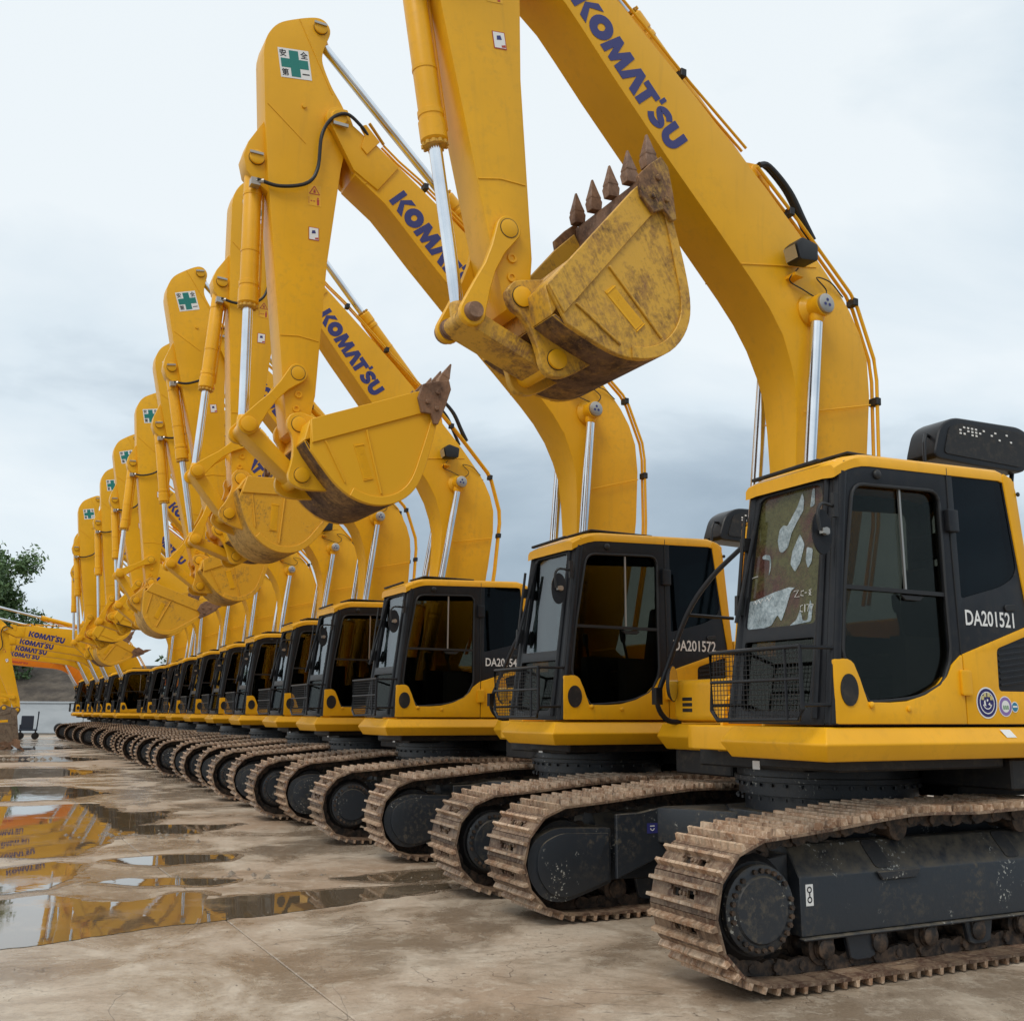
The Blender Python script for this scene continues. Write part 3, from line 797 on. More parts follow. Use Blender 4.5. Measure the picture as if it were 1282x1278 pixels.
# door rubber seal, mid rail, glass, handles
s = MB().tube([(x, YA + 0.002, z) for x, z in door_w], 0.011, 8, closed=True)
s.box((0.12, YA - 0.03, 2.098), (0.955, YA + 0.003, 2.122))
ME['doortrim'] = s.mesh('door_window_seal', ['rubber'])
s = MB().tube([(0.035, YA + 0.001, 2.90), (0.04, YA + 0.001, 2.5), (0.035, YA + 0.001, 2.1), (0.03, YA + 0.001, 1.76)], 0.006, 6)
ME['doorgap'] = s.mesh('door_edge_seal', ['rubber'])
s = MB().prism([((x - 0.5) * 1.01 + 0.5, (z - 2.1) * 1.01 + 2.1) for x, z in door_w], YA - 0.028, YA - 0.020)
ME['doorglass'] = s.mesh('door_window', ['glass'])
s = MB().box((0.44, YA - 0.02, 2.12), (0.455, YA - 0.008, 2.73))
ME['slider'] = s.mesh('sliding_pane_edge', ['steel'])
s = MB().prism([((x + 0.27) * 1.01 - 0.27, (z - 2.5) * 1.01 + 2.5) for x, z in rear_w], YA - 0.030, YA - 0.006)
ME['rearglass'] = s.mesh('rear_side_window', ['glass_dark'])
s = MB().prism([((x - 0.2) * 1.01 + 0.2, (z - 2.3) * 1.01 + 2.3) for x, z in rw], YB + 0.014, YB + 0.022)
ME['rightglass'] = s.mesh('right_window', ['glass'])
s = MB().prism([((a - 0.85) * 1.01 + 0.85, (b - 2.3) * 1.01 + 2.3) for a, b in wind], -0.024, -0.016, plane='yz', warp=wp)
ME['windscreen'] = s.mesh('windscreen', ['glass_front']); ME['windscreen_film'] = s.mesh('windscreen_film', ['glass_film'])
s = MB().prism([((a - 0.85) * 1.01 + 0.85, (b - 1.62) * 1.01 + 1.62) for a, b in loww], -0.024, -0.016, plane='yz', warp=wp)
ME['lowglass'] = s.mesh('lower_front_window', ['glass'])
s = MB().prism([((a - 0.87) * 1.01 + 0.87, (b - 2.3) * 1.01 + 2.3) for a, b in bw], -0.675, -0.665, plane='yz', warp=lambda q: (q[0] + 0.06 * (q[2] - 1.345), q[1], q[2]))
ME['backglass'] = s.mesh('rear_window', ['glass'])
s = MB().prism(disc(0.066, 0.975, 1.535, ry=0.088)[0], YA + 0.013, YA + 0.020)
ME['speaker'] = s.mesh('round_cover', ['black'])
s = MB().lathe((0.815, YA + 0.012, 1.455), (0, 1, 0), [(0, 0.018), (0.012, 0.018), (0.018, 0.010), (0.02, 0)], 14)
s.lathe((0.52, YA + 0.012, 1.435), (0, 1, 0), [(0, 0.016), (0.010, 0.016), (0.014, 0.010), (0.015, 0)], 14)
ME['studs'] = s.mesh('door_stud', ['yellow'])
s = MB().prism(round_poly([(-0.40, 2.075), (-0.50, 2.085), (-0.50, 2.045), (-0.40, 2.035)], 0.018), YA, YA + 0.012)
s.lathe((0.64, YA, 2.79), (0, 1, 0), [(0, 0.030), (0.014, 0.028), (0.02, 0.015), (0.021, 0)], 16)
s.lathe((-0.615, YA + 0.01, 2.80), (0, 1, 0), [(0, 0.016), (0.012, 0.014), (0.013, 0)], 12)
s.prism([(0.30, 2.09), (0.50, 2.09), (0.46, 2.06), (0.34, 2.06)], YA - 0.02, YA - 0.004)
ME['catch'] = s.mesh('door_catch', ['rubber'], 0.003, 1)
# seat, console, levers, wheel housing inside
s = MB().box((-0.30, 0.65, 1.62), (0.22, 1.10, 1.78)); s.prism([(-0.30, 1.75), (-0.14, 1.76), (-0.24, 2.36), (-0.38, 2.35)], 0.66, 1.09)
s.prism([(-0.30, 2.40), (-0.22, 2.40), (-0.25, 2.58), (-0.33, 2.57)], 0.75, 1.0); s.box((-0.2, 0.72, 1.40), (0.12, 1.03, 1.62))
ME['seat'] = s.mesh('seat', ['seat'], 0.04, 3)
s = MB().box((-0.15, 0.52, 1.40), (0.42, 0.63, 1.90)); s.box((-0.15, 1.12, 1.40), (0.42, 1.23, 1.86)); s.box((0.55, 0.50, 1.40), (0.75, 0.60, 2.05))
for y in (0.575, 1.175):
    s.cyl((0.36, y, 1.85), (0.40, y, 2.02), 0.012, n=8); s.lathe((0.40, y, 2.0), (0.1, 0, 1), [(0, 0.018), (0.03, 0.026), (0.10, 0.024), (0.12, 0.0)], 12)
for y in (0.80, 0.93): s.cyl((0.78, y, 1.40), (0.74, y, 1.95), 0.012, n=8); s.box((0.74, y - 0.05, 1.44), (0.90, y + 0.05, 1.46))
ME['console'] = s.mesh('control_console', ['seat'], 0.012, 2)
# front guard basket
s = MB(); gx = 1.30
fr = [(gx, 0.53, 1.76), (gx, 1.29, 1.765), (gx, 1.29, 1.43), (gx - 0.01, 1.25, 1.375), (gx - 0.01, 0.57, 1.365), (gx, 0.53, 1.42)]
s.tube(fr, 0.0135, 8, closed=True); s.tube([(gx, 0.53, 1.585), (gx, 1.29, 1.59)], 0.010, 8)
for y in (0.53, 1.29):
    for z in (1.76, 1.45): s.tube([(gx, y, z), (fx(z) - 0.01, y + (0.0 if y > 1 else 0.04), z + 0.005)], 0.011, 8)
s.tube([(gx, 1.17, 1.765), (gx, 1.17, 1.37)], 0.009, 6)
ME['gframe'] = s.mesh('guard_frame', ['dark'])
s = MB()
for i in range(1, 26):
    y = 0.53 + 0.76 * i / 26; s.tube([(gx, y, 1.76), (gx, y, 1.37)], 0.0022, 4)
for i in range(1, 14):
    z = 1.37 + 0.39 * i / 14; s.tube([(gx, 0.53, z), (gx, 1.29, z)], 0.0022, 4)
ME['gmesh'] = s.mesh('guard_mesh', ['rubber'])
# left mirror on its bracket, wiper
s = MB().lathe((1.13, 1.325, 2.40), (0.25, 0.97, 0.0), [(-0.02, 0.0), (-0.018, 0.05), (0.0, 0.062), (0.012, 0.062), (0.014, 0.0)], 28)
for i, (x, y, z) in enumerate(s.v): s.v[i] = (x, y, 2.40 + (z - 2.40) * 2.05)
ME['mirror_l'] = s.mesh('mirror', ['dark'])
s = MB().tube(spline([(fx(2.55) - 0.01, 1.29, 2.56), (1.06, 1.32, 2.565), (1.15, 1.355, 2.555), (1.185, 1.36, 2.50), (1.175, 1.36, 2.40)], 4), 0.010, 8)
s.box((1.115, 1.345, 2.385), (1.165, 1.375, 2.415), 1); s.cyl((1.13, 1.345, 2.40), (1.13, 1.37, 2.40), 0.022, n=14, mi=1); s.box((0.99, 1.30, 2.50), (1.02, 1.325, 2.64))
ME['mirror_arm'] = s.mesh('mirror_bracket', ['rubber', 'steel'])
s = MB().tube([(1.09, 0.50, 1.98), (1.06, 0.50, 2.35), (1.035, 0.50, 2.62)], 0.012, 6)
s.box((1.05, 0.485, 2.0), (1.10, 0.515, 2.12)); s.box((1.00, 0.47, 2.40), (1.05, 0.52, 2.48))
ME['wiper'] = s.mesh('wiper', ['rubber'])
# right-hand rail and its mirror
s = MB().tube(spline([(0.31, -1.08, 1.335), (0.42, -1.12, 1.36), (0.50, -1.12, 1.50), (0.40, -1.12, 1.75), (0.18, -1.12, 2.20), (-0.06, -1.1, 2.50), (-0.36, -1.08, 2.76)], 5), 0.021, 10)
s.tube([(0.18, -1.11, 2.18), (-0.25, -1.08, 2.17)], 0.014, 8); s.tube([(-0.36, -1.08, 2.76), (-0.62, -1.06, 2.70), (-0.66, -1.06, 2.0)], 0.021, 10)
s.box((0.47, -1.15, 1.47), (0.53, -1.09, 1.60))
ME['rail'] = s.mesh('hand_rail', ['dark'])
s = MB().lathe((0.42, -1.02, 1.63), (-0.45, 0.85, 0.0), [(-0.03, 0.0), (-0.03, 0.065), (0.0, 0.080), (0.004, 0.080)], 24)
for i, (x, y, z) in enumerate(s.v): s.v[i] = (x, y, 1.63 + (z - 1.63) * 1.75)
ME['mirror_r'] = s.mesh('side_mirror', ['rubber'])
s = MB().lathe((0.42, -1.02, 1.63), (-0.45, 0.85, 0.0), [(0.0045, 0.076), (0.006, 0.0)], 24)
for i, (x, y, z) in enumerate(s.v): s.v[i] = (x, y, 1.63 + (z - 1.63) * 1.75)
ME['mirror_rg'] = s.mesh('mirror_glass', ['mirror'])
s = MB().lathe((-0.28, 0.56, 2.93), (0, 0, 1), [(0, 0.045), (0.05, 0.043), (0.062, 0.030), (0.066, 0)], 16)
ME['beacon'] = s.mesh('roof_marker', ['amber'])
s = MB().box((0.45, 0.62, 2.955), (0.56, 0.66, 2.99)); ME['rooflug'] = s.mesh('roof_lug', ['yellow'], 0.006, 1)
s = MB().prism([(0.985, 0.0), (1.0, 0.0)], 0, 1) if False else MB()
s.box((0.56, -0.02, 0.0), (0.562, 0.05, 0.055)); ME['tag'] = s.mesh('paper_label', ['white'])

# the cab narrows a little towards its roof on the boom side
for key in ('cab', 'posts', 'roof', 'rooftrim', 'rightglass', 'windscreen', 'windscreen_film', 'lowglass', 'backglass', 'wiper'):
    for v in ME[key].vertices:
        if v.co.z > 1.36: v.co.y += (YA - v.co.y) / (YA - YB) * 0.11 * (v.co.z - 1.36) / 1.5

# ---- boom, in a frame with its origin at the foot pin
FZ = 1.85
U = [(2.62, 6.24), (2.32, 6.03), (2.17, 5.88), (1.93, 5.63), (1.41, 5.12), (1.20, 4.925), (0.97, 4.71), (0.80, 4.545), (0.67, 4.42), (0.52, 4.26), (0.39, 4.08), (0.30, 3.88), (0.245, 3.70), (0.225, 3.45), (0.22, 3.17), (0.215, 2.5), (0.16, 1.95), (0.10, 1.79)]
T = [(-0.10, 1.74), (-0.19, 1.90), (-0.34, 2.4), (-0.44, 2.9), (-0.48, 3.30), (-0.485, 3.80), (-0.45, 4.08), (-0.38, 4.27), (-0.28, 4.43), (-0.18, 4.55), (0.11, 4.83), (0.54, 5.20), (0.88, 5.47), (1.20, 5.72), (1.61, 6.02), (1.87, 6.21), (2.22, 6.46), (2.45, 6.62), (2.66, 6.56)]
bo = [(x, z - FZ) for x, z in U + T]
s = MB().prism(bo, -0.20, 0.20)
lug = [(x, z - FZ) for x, z in [(2.20, 6.42), (2.66, 6.72), (2.72, 6.86)]] + [(2.80 + 0.115 * math.cos(R(a)), 6.75 - FZ + 0.115 * math.sin(R(a))) for a in range(110, -61, -17)] + [(x, z - FZ) for x, z in [(2.64, 6.28), (2.40, 6.14)]]
for y in (0.150, -0.218): s.prism(lug, y, y + 0.068)
s.v = [(x, y * (1 - 0.35 * min(1, max(0, (2.2 - z) / 1.0)) if x < 1 and z < 2.2 else 1), z) for x, y, z in s.v]
BM_ = s.mesh('boom', ['boompaint'], 0.008, 2); ME['boom'] = BM_
s = MB()                                        # weld seams and pin bosses on both sides


def wl_(a, b, y=0.2015):
    s.tube([(a[0], y, a[1] - FZ), (b[0], y, b[1] - FZ)], 0.006, 6); s.tube([(a[0], -y, a[1] - FZ), (b[0], -y, b[1] - FZ)], 0.006, 6)


wl_((0.78, 4.53), (0.06, 4.70)); wl_((-0.47, 3.72), (0.20, 3.53)); wl_((2.52, 6.18), (2.28, 6.45))
ME['weld'] = s.mesh('weld_seam', ['boompaint'])
s = MB()
bz = 4.33 - FZ
s.lathe((0.13, -0.355, bz), (0, 1, 0), [(0, 0.085), (0.10, 0.085), (0.14, 0.12), (0.57, 0.12), (0.61, 0.085), (0.71, 0.085)], 26)
ME['boss'] = s.mesh('pin_boss', ['boompaint'], 0.0)
s = MB().lathe((0.13, 0.356, bz), (0, 1, 0), [(0, 0.072), (0.02, 0.072), (0.026, 0.062), (0.027, 0.0)], 26)
ME['pincap'] = s.mesh('pin_cap', ['steel'])
s = MB()
for a in (90, 210, 330): print_mb(disc(0.013, 0.13 + 0.024 * math.cos(R(a)), 0.024 * math.sin(R(a)), 8), (0, 0.3842, bz), (1, 0, 0), (0, 0, 1), mb=s)
ME['capmark'] = s.mesh('pin_cap_mark', ['blue'])
s = MB().lathe((2.80, -0.245, 6.75 - FZ), (0, 1, 0), [(0, 0.07), (0.015, 0.08), (0.475, 0.08), (0.49, 0.07)], 22)
s.box((2.72, 0.245, 6.66 - FZ), (2.86, 0.262, 6.69 - FZ), 1)
ME['armpin'] = s.mesh('arm_pin', ['boompaint', 'steel'])
# arm-cylinder foot bracket on the back of the boom
s = MB()
for y in (-0.12, 0.085): s.prism([(0.36, 5.03 - FZ), (0.44, 5.30 - FZ), (0.54, 5.44 - FZ), (0.66, 5.42 - FZ), (0.80, 5.38 - FZ)], y, y + 0.035)
s.lathe((0.58, -0.14, 5.37 - FZ), (0, 1, 0), [(0, 0.05), (0.28, 0.05)], 16)
ME['cylfoot'] = s.mesh('cylinder_foot', ['yellow'], 0.004, 1)
# pipes running up the back
s = MB()
pp = [(-0.44, 2.2), (-0.56, 2.8), (-0.585, 3.3), (-0.585, 3.95), (-0.56, 4.12), (-0.40, 4.50), (-0.33, 4.60), (-0.02, 4.87), (0.20, 5.06), (0.60, 5.38)]
pq = [(0.70, 5.50), (1.22, 5.85), (1.60, 6.13), (1.95, 6.38), (2.18, 6.52), (2.34, 6.64)]
for y in (0.165, 0.115, -0.12, -0.165): s.tube([(x, y, z - FZ) for x, z in pp], 0.014, 8); s.tube([(x, y * 0.96, z - FZ) for x, z in pq], 0.011, 8)
ME['pipes'] = s.mesh('hydraulic_pipe', ['boompaint'])
s = MB()
CLAMPS = [(x, y, z - FZ) for (x, z) in ((-0.585, 3.78), (-0.37, 4.54), (0.27, 5.11), (1.30, 5.90), (1.90, 6.33)) for y in (0.142, -0.142)]
s.box((-0.024, -0.042, -0.030), (0.024, 0.042, 0.030))
ME['clamps'] = s.mesh('pipe_clamp', ['black'], 0.004, 1)
s = MB()
for y, k in ((0.14, 0.0), (0.09, 0.03), (-0.1, 0.02)):
    s.tube(spline([(0.56, y, 5.42 - FZ), (0.46, y, 5.44 - FZ + k), (0.26, y, 5.30 - FZ + k), (0.12, y, 5.10 - FZ + k), (0.02, y, 4.96 - FZ)], 5), 0.022, 8)
ME['bhose'] = s.mesh('boom_hose', ['rubber'])
s = MB()
s.tube([(2.34, 0.17, 6.64 - FZ), (2.50, 0.20, 6.80 - FZ)], 0.016, 8, 1)
s.prism([(2.40, 6.62 - FZ), (2.52, 6.46 - FZ), (2.58, 6.52 - FZ), (2.55, 6.64 - FZ), (2.60, 6.72 - FZ), (2.54, 6.76 - FZ), (2.48, 6.70 - FZ)], 0.2185, 0.232)
ME['hosebr'] = s.mesh('hose_bracket', ['yellow', 'rubber'], 0.004, 1)
# work lamp and its cable
s = MB().prism(round_poly([(0.22, 4.60), (0.05, 4.63), (0.05, 4.76), (0.20, 4.78), (0.26, 4.72)], 0.02), 0.27, 0.41)
for i, (x, y, z) in enumerate(s.v): s.v[i] = (x + 0.17, y - 0.02, z - FZ)
ME['lamp'] = s.mesh('work_lamp', ['rubber'], 0.012, 2)
s = MB().prism(round_poly([(0.285, 0.61), (0.355, 0.61), (0.355, 0.75), (0.285, 0.75)], 0.02), 0.0, 0.006, plane='yz')
s = MB().add([(0.409, 0.262, 4.612 - FZ), (0.409, 0.380, 4.612 - FZ), (0.440, 0.380, 4.706 - FZ), (0.440, 0.262, 4.706 - FZ)], [(0, 1, 2, 3)])
ME['lens'] = s.mesh('lamp_lens', ['lens'])
s = MB().tube(spline([(0.33, 0.30, 4.58 - FZ), (0.36, 0.24, 4.50 - FZ), (0.22, 0.225, 4.47 - FZ), (0.05, 0.225, 4.44 - FZ), (-0.02, 0.225, 4.52 - FZ), (0.08, 0.225, 4.60 - FZ), (-0.06, 0.225, 4.60 - FZ), (-0.20, 0.21, 4.52 - FZ)], 6), 0.005, 6)
s.box((0.28, 0.20, 4.52 - FZ), (0.36, 0.30, 4.545 - FZ), 1)
ME['lampcable'] = s.mesh('lamp_cable', ['rubber', 'yellow'])
bu = Vector((-0.707, 0, -0.707)); bv = Vector((-0.707, 0, 0.707))
s = boom_word((2.285, 0.2035, 6.07 - FZ), bu, bv, 0.205, 1.23)
ME['word'] = s.mesh('boom_lettering', ['blue'])

# ---- arm, origin at the boom pin, in the pose of the second machine
AX, AZ = 2.80, 6.75
ao = [(3.50, 7.32), (3.46, 7.46), (3.36, 7.60), (3.20, 7.695), (3.02, 7.765), (2.93, 7.73), (2.895, 7.65), (2.93, 7.52), (2.965, 7.38), (2.95, 7.28), (2.84, 7.08), (2.74, 6.93), (2.685, 6.78), (2.70, 6.55), (2.74, 6.27), (2.83, 5.35), (2.87, 4.46), (2.885, 4.10), (2.93, 3.85), (2.97, 3.745), (3.04, 3.71), (3.11, 3.745), (3.13, 3.85), (3.17, 4.12), (3.30, 5.25), (3.40, 6.05), (3.455, 6.60)]
ao = [(3.50, 7.24)] + spline([(3.50, 7.30), (3.47, 7.44), (3.38, 7.58), (3.22, 7.68), (3.05, 7.755), (2.96, 7.755), (2.905, 7.70), (2.895, 7.63), (2.925, 7.53), (2.955, 7.42), (2.95, 7.30), (2.86, 7.10), (2.76, 6.95), (2.70, 6.82), (2.69, 6.62), (2.74, 6.27)], 4) + ao[15:]
s = MB().prism([(x - AX, z - AZ) for x, z in ao], -0.145, 0.145)
s.prism([(x - AX, z - AZ) for x, z in [(3.44, 6.62), (3.58, 6.36), (3.615, 6.22), (3.58, 6.08), (3.50, 6.00), (3.38, 5.92), (3.36, 6.3)]], -0.10, 0.10)
ME['arm'] = s.mesh('arm', ['boompaint'], 0.007, 2)
s = MB()
for a, b in (((3.19, 7.685), (2.85, 7.02)), ((3.44, 6.75), (3.08, 6.46)), ((3.06, 4.62), (2.88, 4.60)), ((3.22, 4.60), (3.06, 4.62))):
    for y in (0.146, -0.146): s.tube([(a[0] - AX, y, a[1] - AZ), (b[0] - AX, y, b[1] - AZ)], 0.005, 6)
s.lathe((3.11 - AX, 0.144, 6.82 - AZ), (0, 1, 0), [(0, 0.022), (0.015, 0.02), (0.016, 0.0)], 14)
ME['armweld'] = s.mesh('weld_seam', ['boompaint'])


def pin(x, z, r, hw, name, mats=('boompaint', 'steel', 'black'), keep=True, wy=0.0):
    m = MB().lathe((x, -hw, z), (0, 1, 0), [(0, r * 0.7), (0.006, r), (2 * hw - 0.006, r), (2 * hw, r * 0.7)], 22)
    if wy: m.lathe((x, wy, z), (0, 1, 0), [(0, r * 1.07), (0.003, r * 1.07), (0.004, r * 0.9)], 22, 2)
    if keep: m.box((x - 0.05, hw, z + r * 0.25), (x + 0.07, hw + 0.014, z + r * 0.25 + 0.022), 1)
    return m.mesh(name, list(mats), 0.0)


ME['p_top'] = pin(2.99 - AX, 7.66 - AZ, 0.062, 0.175, 'cylinder_pin', wy=0.146)
ME['p_bulge'] = pin(3.50 - AX, 6.22 - AZ, 0.066, 0.135, 'cylinder_pin', wy=0.101)
ME['p_link'] = pin(3.06 - AX, 4.265 - AZ, 0.060, 0.205, 'link_pin', keep=False, wy=0.1955)
ME['p_bucket'] = pin(3.04 - AX, 3.80 - AZ, 0.066, 0.255, 'bucket_pin', keep=False, wy=0.2355)
s = MB()
for (x, z) in ((AX, AZ),):
    s.lathe((x - AX, 0.1455, z - AZ), (0, 1, 0), [(0, 0.034), (0.012, 0.032), (0.012, 0.018), (0.004, 0.016)], 18); s.cyl((x - AX, 0.1456, z - AZ), (x - AX, 0.1485, z - AZ), 0.016, n=14, mi=1)
ME['bushing'] = s.mesh('bushing', ['yellow', 'tooth'])
s = MB().tube(spline([(3.50 - AX, 0.17, 5.98 - AZ), (3.30 - AX, 0.185, 5.96 - AZ), (3.06 - AX, 0.19, 6.05 - AZ), (2.97 - AX, 0.195, 6.22 - AZ), (2.95 - AX, 0.205, 6.54 - AZ), (2.87 - AX, 0.235, 6.72 - AZ), (2.74 - AX, 0.26, 6.79 - AZ), (2.60 - AX, 0.25, 6.72 - AZ), (2.52 - AX, 0.22, 6.66 - AZ)], 7), 0.0165, 8)
s.cyl((3.50 - AX, 0.15, 5.97 - AZ), (3.44 - AX, 0.18, 5.97 - AZ), 0.022, n=8, mi=1); s.box((3.47 - AX, 0.09, 5.93 - AZ), (3.55 - AX, 0.17, 5.995 - AZ), 1)
ME['ahose'] = s.mesh('arm_hose', ['rubber', 'steel'])
# safety sticker with its four characters and green cross
cx, cz, hs_ = 3.215 - AX, 7.215 - AZ, 0.145
uu, vv = Vector((-0.985, 0, 0.17)).normalized(), Vector((0.17, 0, 0.985)).normalized()
s = MB()
o = Vector((cx, 0.1475, cz))
print_mb(flat([(-hs_, -hs_), (hs_, -hs_), (hs_, hs_), (-hs_, hs_)]), o, uu, vv, mb=s, mi=0)
L1_ = (0, 0.0012, 0)
print_mb(flat([(-0.044, -0.128), (0.044, -0.128), (0.044, 0.128), (-0.044, 0.128)]), o, uu, vv, lift=L1_, mb=s, mi=1)
print_mb(flat([(-0.128, -0.044), (-0.0442, -0.044), (-0.0442, 0.044), (-0.128, 0.044)]), o, uu, vv, lift=L1_, mb=s, mi=1)
print_mb(flat([(0.0442, -0.044), (0.128, -0.044), (0.128, 0.044), (0.0442, 0.044)]), o, uu, vv, lift=L1_, mb=s, mi=1)
for ch, a, b in (('安', -0.132, 0.060), ('全', 0.062, 0.060), ('第', -0.132, -0.128)):
    print_mb(text_mb(ch, 0.072, 0.02), o + uu * a + vv * b, uu, vv, 0.92, lift=L1_, mb=s, mi=2)
print_mb(flat([(0.060, -0.10), (0.128, -0.10), (0.128, -0.088), (0.060, -0.088)]), o, uu, vv, lift=L1_, mb=s, mi=2)
ME['safety'] = s.mesh('safety_sticker', ['white', 'green', 'ink'])
s = MB()
o = Vector((2.975 - AX, 0.1475, 5.97 - AZ)); u2, v2 = Vector((-1, 0, 0.05)).normalized(), Vector((0.05, 0, 1)).normalized()
print_mb(flat([(-0.06, -0.10), (0.06, -0.10), (0.06, 0.10), (-0.06, 0.10)]), o, u2, v2, mb=s, mi=0)
for a, b in (((-0.048, 0.012), (0.048, 0.012)), ((0.048, 0.012), (0, 0.09)), ((0, 0.09), (-0.048, 0.012))):
    d = (Vector(b) - Vector(a)).normalized(); n_ = Vector((-d.y, d.x)) * 0.004
    print_mb(flat([tuple(Vector(a) + n_), tuple(Vector(a) - n_), tuple(Vector(b) - n_), tuple(Vector(b) + n_)]), o, u2, v2, lift=L1_, mb=s, mi=1)
print_mb(flat([(-0.012, 0.025), (0.012, 0.025), (0.008, 0.055), (-0.006, 0.06)]), o, u2, v2, lift=L1_, mb=s, mi=1)
print_mb(flat([(0.022, -0.09), (0.042, -0.09), (0.044, -0.035), (0.02, -0.035)]), o, u2, v2, lift=L1_, mb=s, mi=1)
print_mb(disc(0.009, 0.032, -0.024, 10), o, u2, v2, lift=L1_, mb=s, mi=1)
for a in (-0.03, -0.005): print_mb(flat([(a - 0.01, -0.055), (a, -0.062), (a + 0.012, -0.055), (a, -0.048)]), o, u2, v2, lift=L1_, mb=s, mi=1)
for a, b in ((-0.054, -0.05),): print_mb(flat([(a, -0.088), (b, -0.088), (b, -0.02), (a, -0.02)]), o, u2, v2, lift=L1_, mb=s, mi=1)
ME['warn'] = s.mesh('warning_sticker', ['sticker_yellow', 'red'])
s = MB(); o = Vector((2.965 - AX, 0.1475, 5.60 - AZ))
print_mb(flat([(-0.048, -0.062), (0.048, -0.062), (0.048, 0.062), (-0.048, 0.062)]), o, u2, v2, mb=s, mi=1)
print_mb(flat([(-0.042, -0.055), (0.042, -0.055), (0.042, 0.056), (-0.042, 0.056)]), o, u2, v2, lift=L1_, mb=s, mi=0)
print_mb(flat([(-0.02, 0.0), (0.018, 0.005), (0.012, 0.035), (-0.016, 0.03)]), o, u2, v2, lift=(0, 0.0022, 0), mb=s, mi=2)
print_mb(flat([(0.01, -0.05), (0.04, -0.05), (0.04, -0.03), (0.01, -0.036)]), o, u2, v2, lift=(0, 0.0022, 0), mb=s, mi=1)
ME['notice'] = s.mesh('notice_sticker', ['white', 'red', 'blue'])

# ---- bucket, origin at the bucket pin, in the pose of the second machine
BW = 0.50
back = spline([(-0.03, -0.28), (-0.16, -0.44), (-0.28, -0.565), (-0.43, -0.655), (-0.61, -0.69), (-0.78, -0.655), (-0.92, -0.56), (-1.01, -0.42), (-1.08, -0.21), (-1.135, 0.02), (-1.175, 0.22)], 3)
sidep = [(-0.02, -0.02), (-0.11, 0.02), (-0.95, 0.36), (-1.16, 0.42)] + back[::-1]
shell = [(0.02, -0.20)] + back + [(-1.195, 0.33), (-1.22, 0.42)]


def inset(pts, d):
    out = []; c = Vector((-0.6, -0.15))
    for p in pts:
        v_ = (Vector(p) - c); out.append(tuple(c + v_ * (1 - d / v_.length)))
    return out


s = MB()
for y in (BW - 0.03, -BW): s.prism(sidep, y, y + 0.03, mi=0)
s.prism(shell + inset(shell, 0.028)[::-1], -BW + 0.031, BW - 0.031, mi=1)
s.prism(sidep[0:2] + [(-0.30, 0.09), (-0.26, 0.0), (-0.10, -0.14), (0.02, -0.20)], -BW + 0.031, BW - 0.031, mi=0)   # torque tube
BK = s
s2 = MB()
for y, q in ((BW, 1),):                                          # rim band, reinforcing plate and ribs on the sides
    a, b = (y, y + 0.016 * q) if q > 0 else (y - 0.016, y)
    s2.prism([(-0.02, -0.02), (-0.11, 0.02), (-0.95, 0.36), (-1.10, 0.40), (-1.12, 0.20), (-0.98, 0.16), (-0.04, -0.22)], a, b)
    arcb = back[8:]
    s2.prism(arcb + inset(arcb, 0.075)[::-1], a, b)
    s2.prism([(-0.50, -0.05), (-0.515, -0.045), (-0.665, -0.585), (-0.65, -0.59)], a, b)
    s2.prism([(-0.145, -0.19), (-0.16, -0.19), (-0.34, -0.52), (-0.33, -0.53)], a, b)
ME['bplates'] = s2
s2 = MB()
for y in (0.178, -0.235):                                                  # hinge ears
    ear = spline([(0.105, 0.0), (0.085, 0.07), (0.0, 0.11), (-0.09, 0.09), (-0.20, 0.06), (-0.32, 0.03), (-0.27, -0.10), (-0.22, -0.28), (-0.25, -0.44), (-0.34, -0.53), (-0.22, -0.555), (-0.10, -0.56), (-0.02, -0.55), (0.055, -0.51), (0.075, -0.44), (0.06, -0.37), (0.045, -0.28), (0.045, -0.18), (0.06, -0.10), (0.095, -0.05)], 2)
    s2.prism(ear, y, y + 0.057)
ME['ear'] = s2
ME['q_pin'] = pin(-0.04, -0.44, 0.064, 0.265, 'link_pin', keep=False, wy=0.2355)
s2 = MB()                                                                  # cutting edge plate
s2.prism([(-1.145, 0.30), (-1.18, 0.30), (-1.235, 0.45), (-1.21, 0.46)], -BW, BW)
ME['lip'] = s2.mesh('cutting_edge', ['tooth'], 0.005, 1)
s2 = MB()                                                                  # side cutter
for (x0, z0, x1, z1) in ((-0.93, 0.16, 0, 0),):
    s2.prism([(-0.955, 0.30), (-1.00, 0.43), (-1.13, 0.475), (-1.25, 0.50), (-1.27, 0.42), (-1.22, 0.26), (-1.15, 0.08), (-1.11, 0.08), (-1.08, 0.17), (-0.99, 0.17)], 0.0, 0.032)
for x, z in ((-1.04, 0.27), (-1.13, 0.22), (-1.14, 0.37)): s2.cyl((x, 0.03, z), (x, 0.052, z), 0.022, n=6)
ME['cutter'] = s2.mesh('side_cutter', ['tooth'], 0.005, 1)
M['cutter_worn'] = rusty('worn_cutter', (0.52, 0.29, 0.04), (0.24, 0.125, 0.06), 0.38, 0.50)
ME['cutter_worn'] = s2.mesh('side_cutter_worn', ['cutter_worn'], 0.005, 1)
s2 = MB()                                                                  # tooth: adapter and point, origin at the lip
pv = []
for (d, hw, ht) in ((-0.06, 0.034, 0.042), (0.02, 0.042, 0.048), (0.050, 0.036, 0.040), (0.056, 0.040, 0.044), (0.11, 0.030, 0.032), (0.18, 0.019, 0.018), (0.245, 0.008, 0.006)):
    pv.append([(-hw, -ht), (hw, -ht), (hw, ht), (-hw, ht)])
ds = (-0.06, 0.02, 0.050, 0.056, 0.11, 0.18, 0.245)
vs = []; td = Vector((-0.42, 0, 0.907)); tn = Vector((0.907, 0, 0.42))
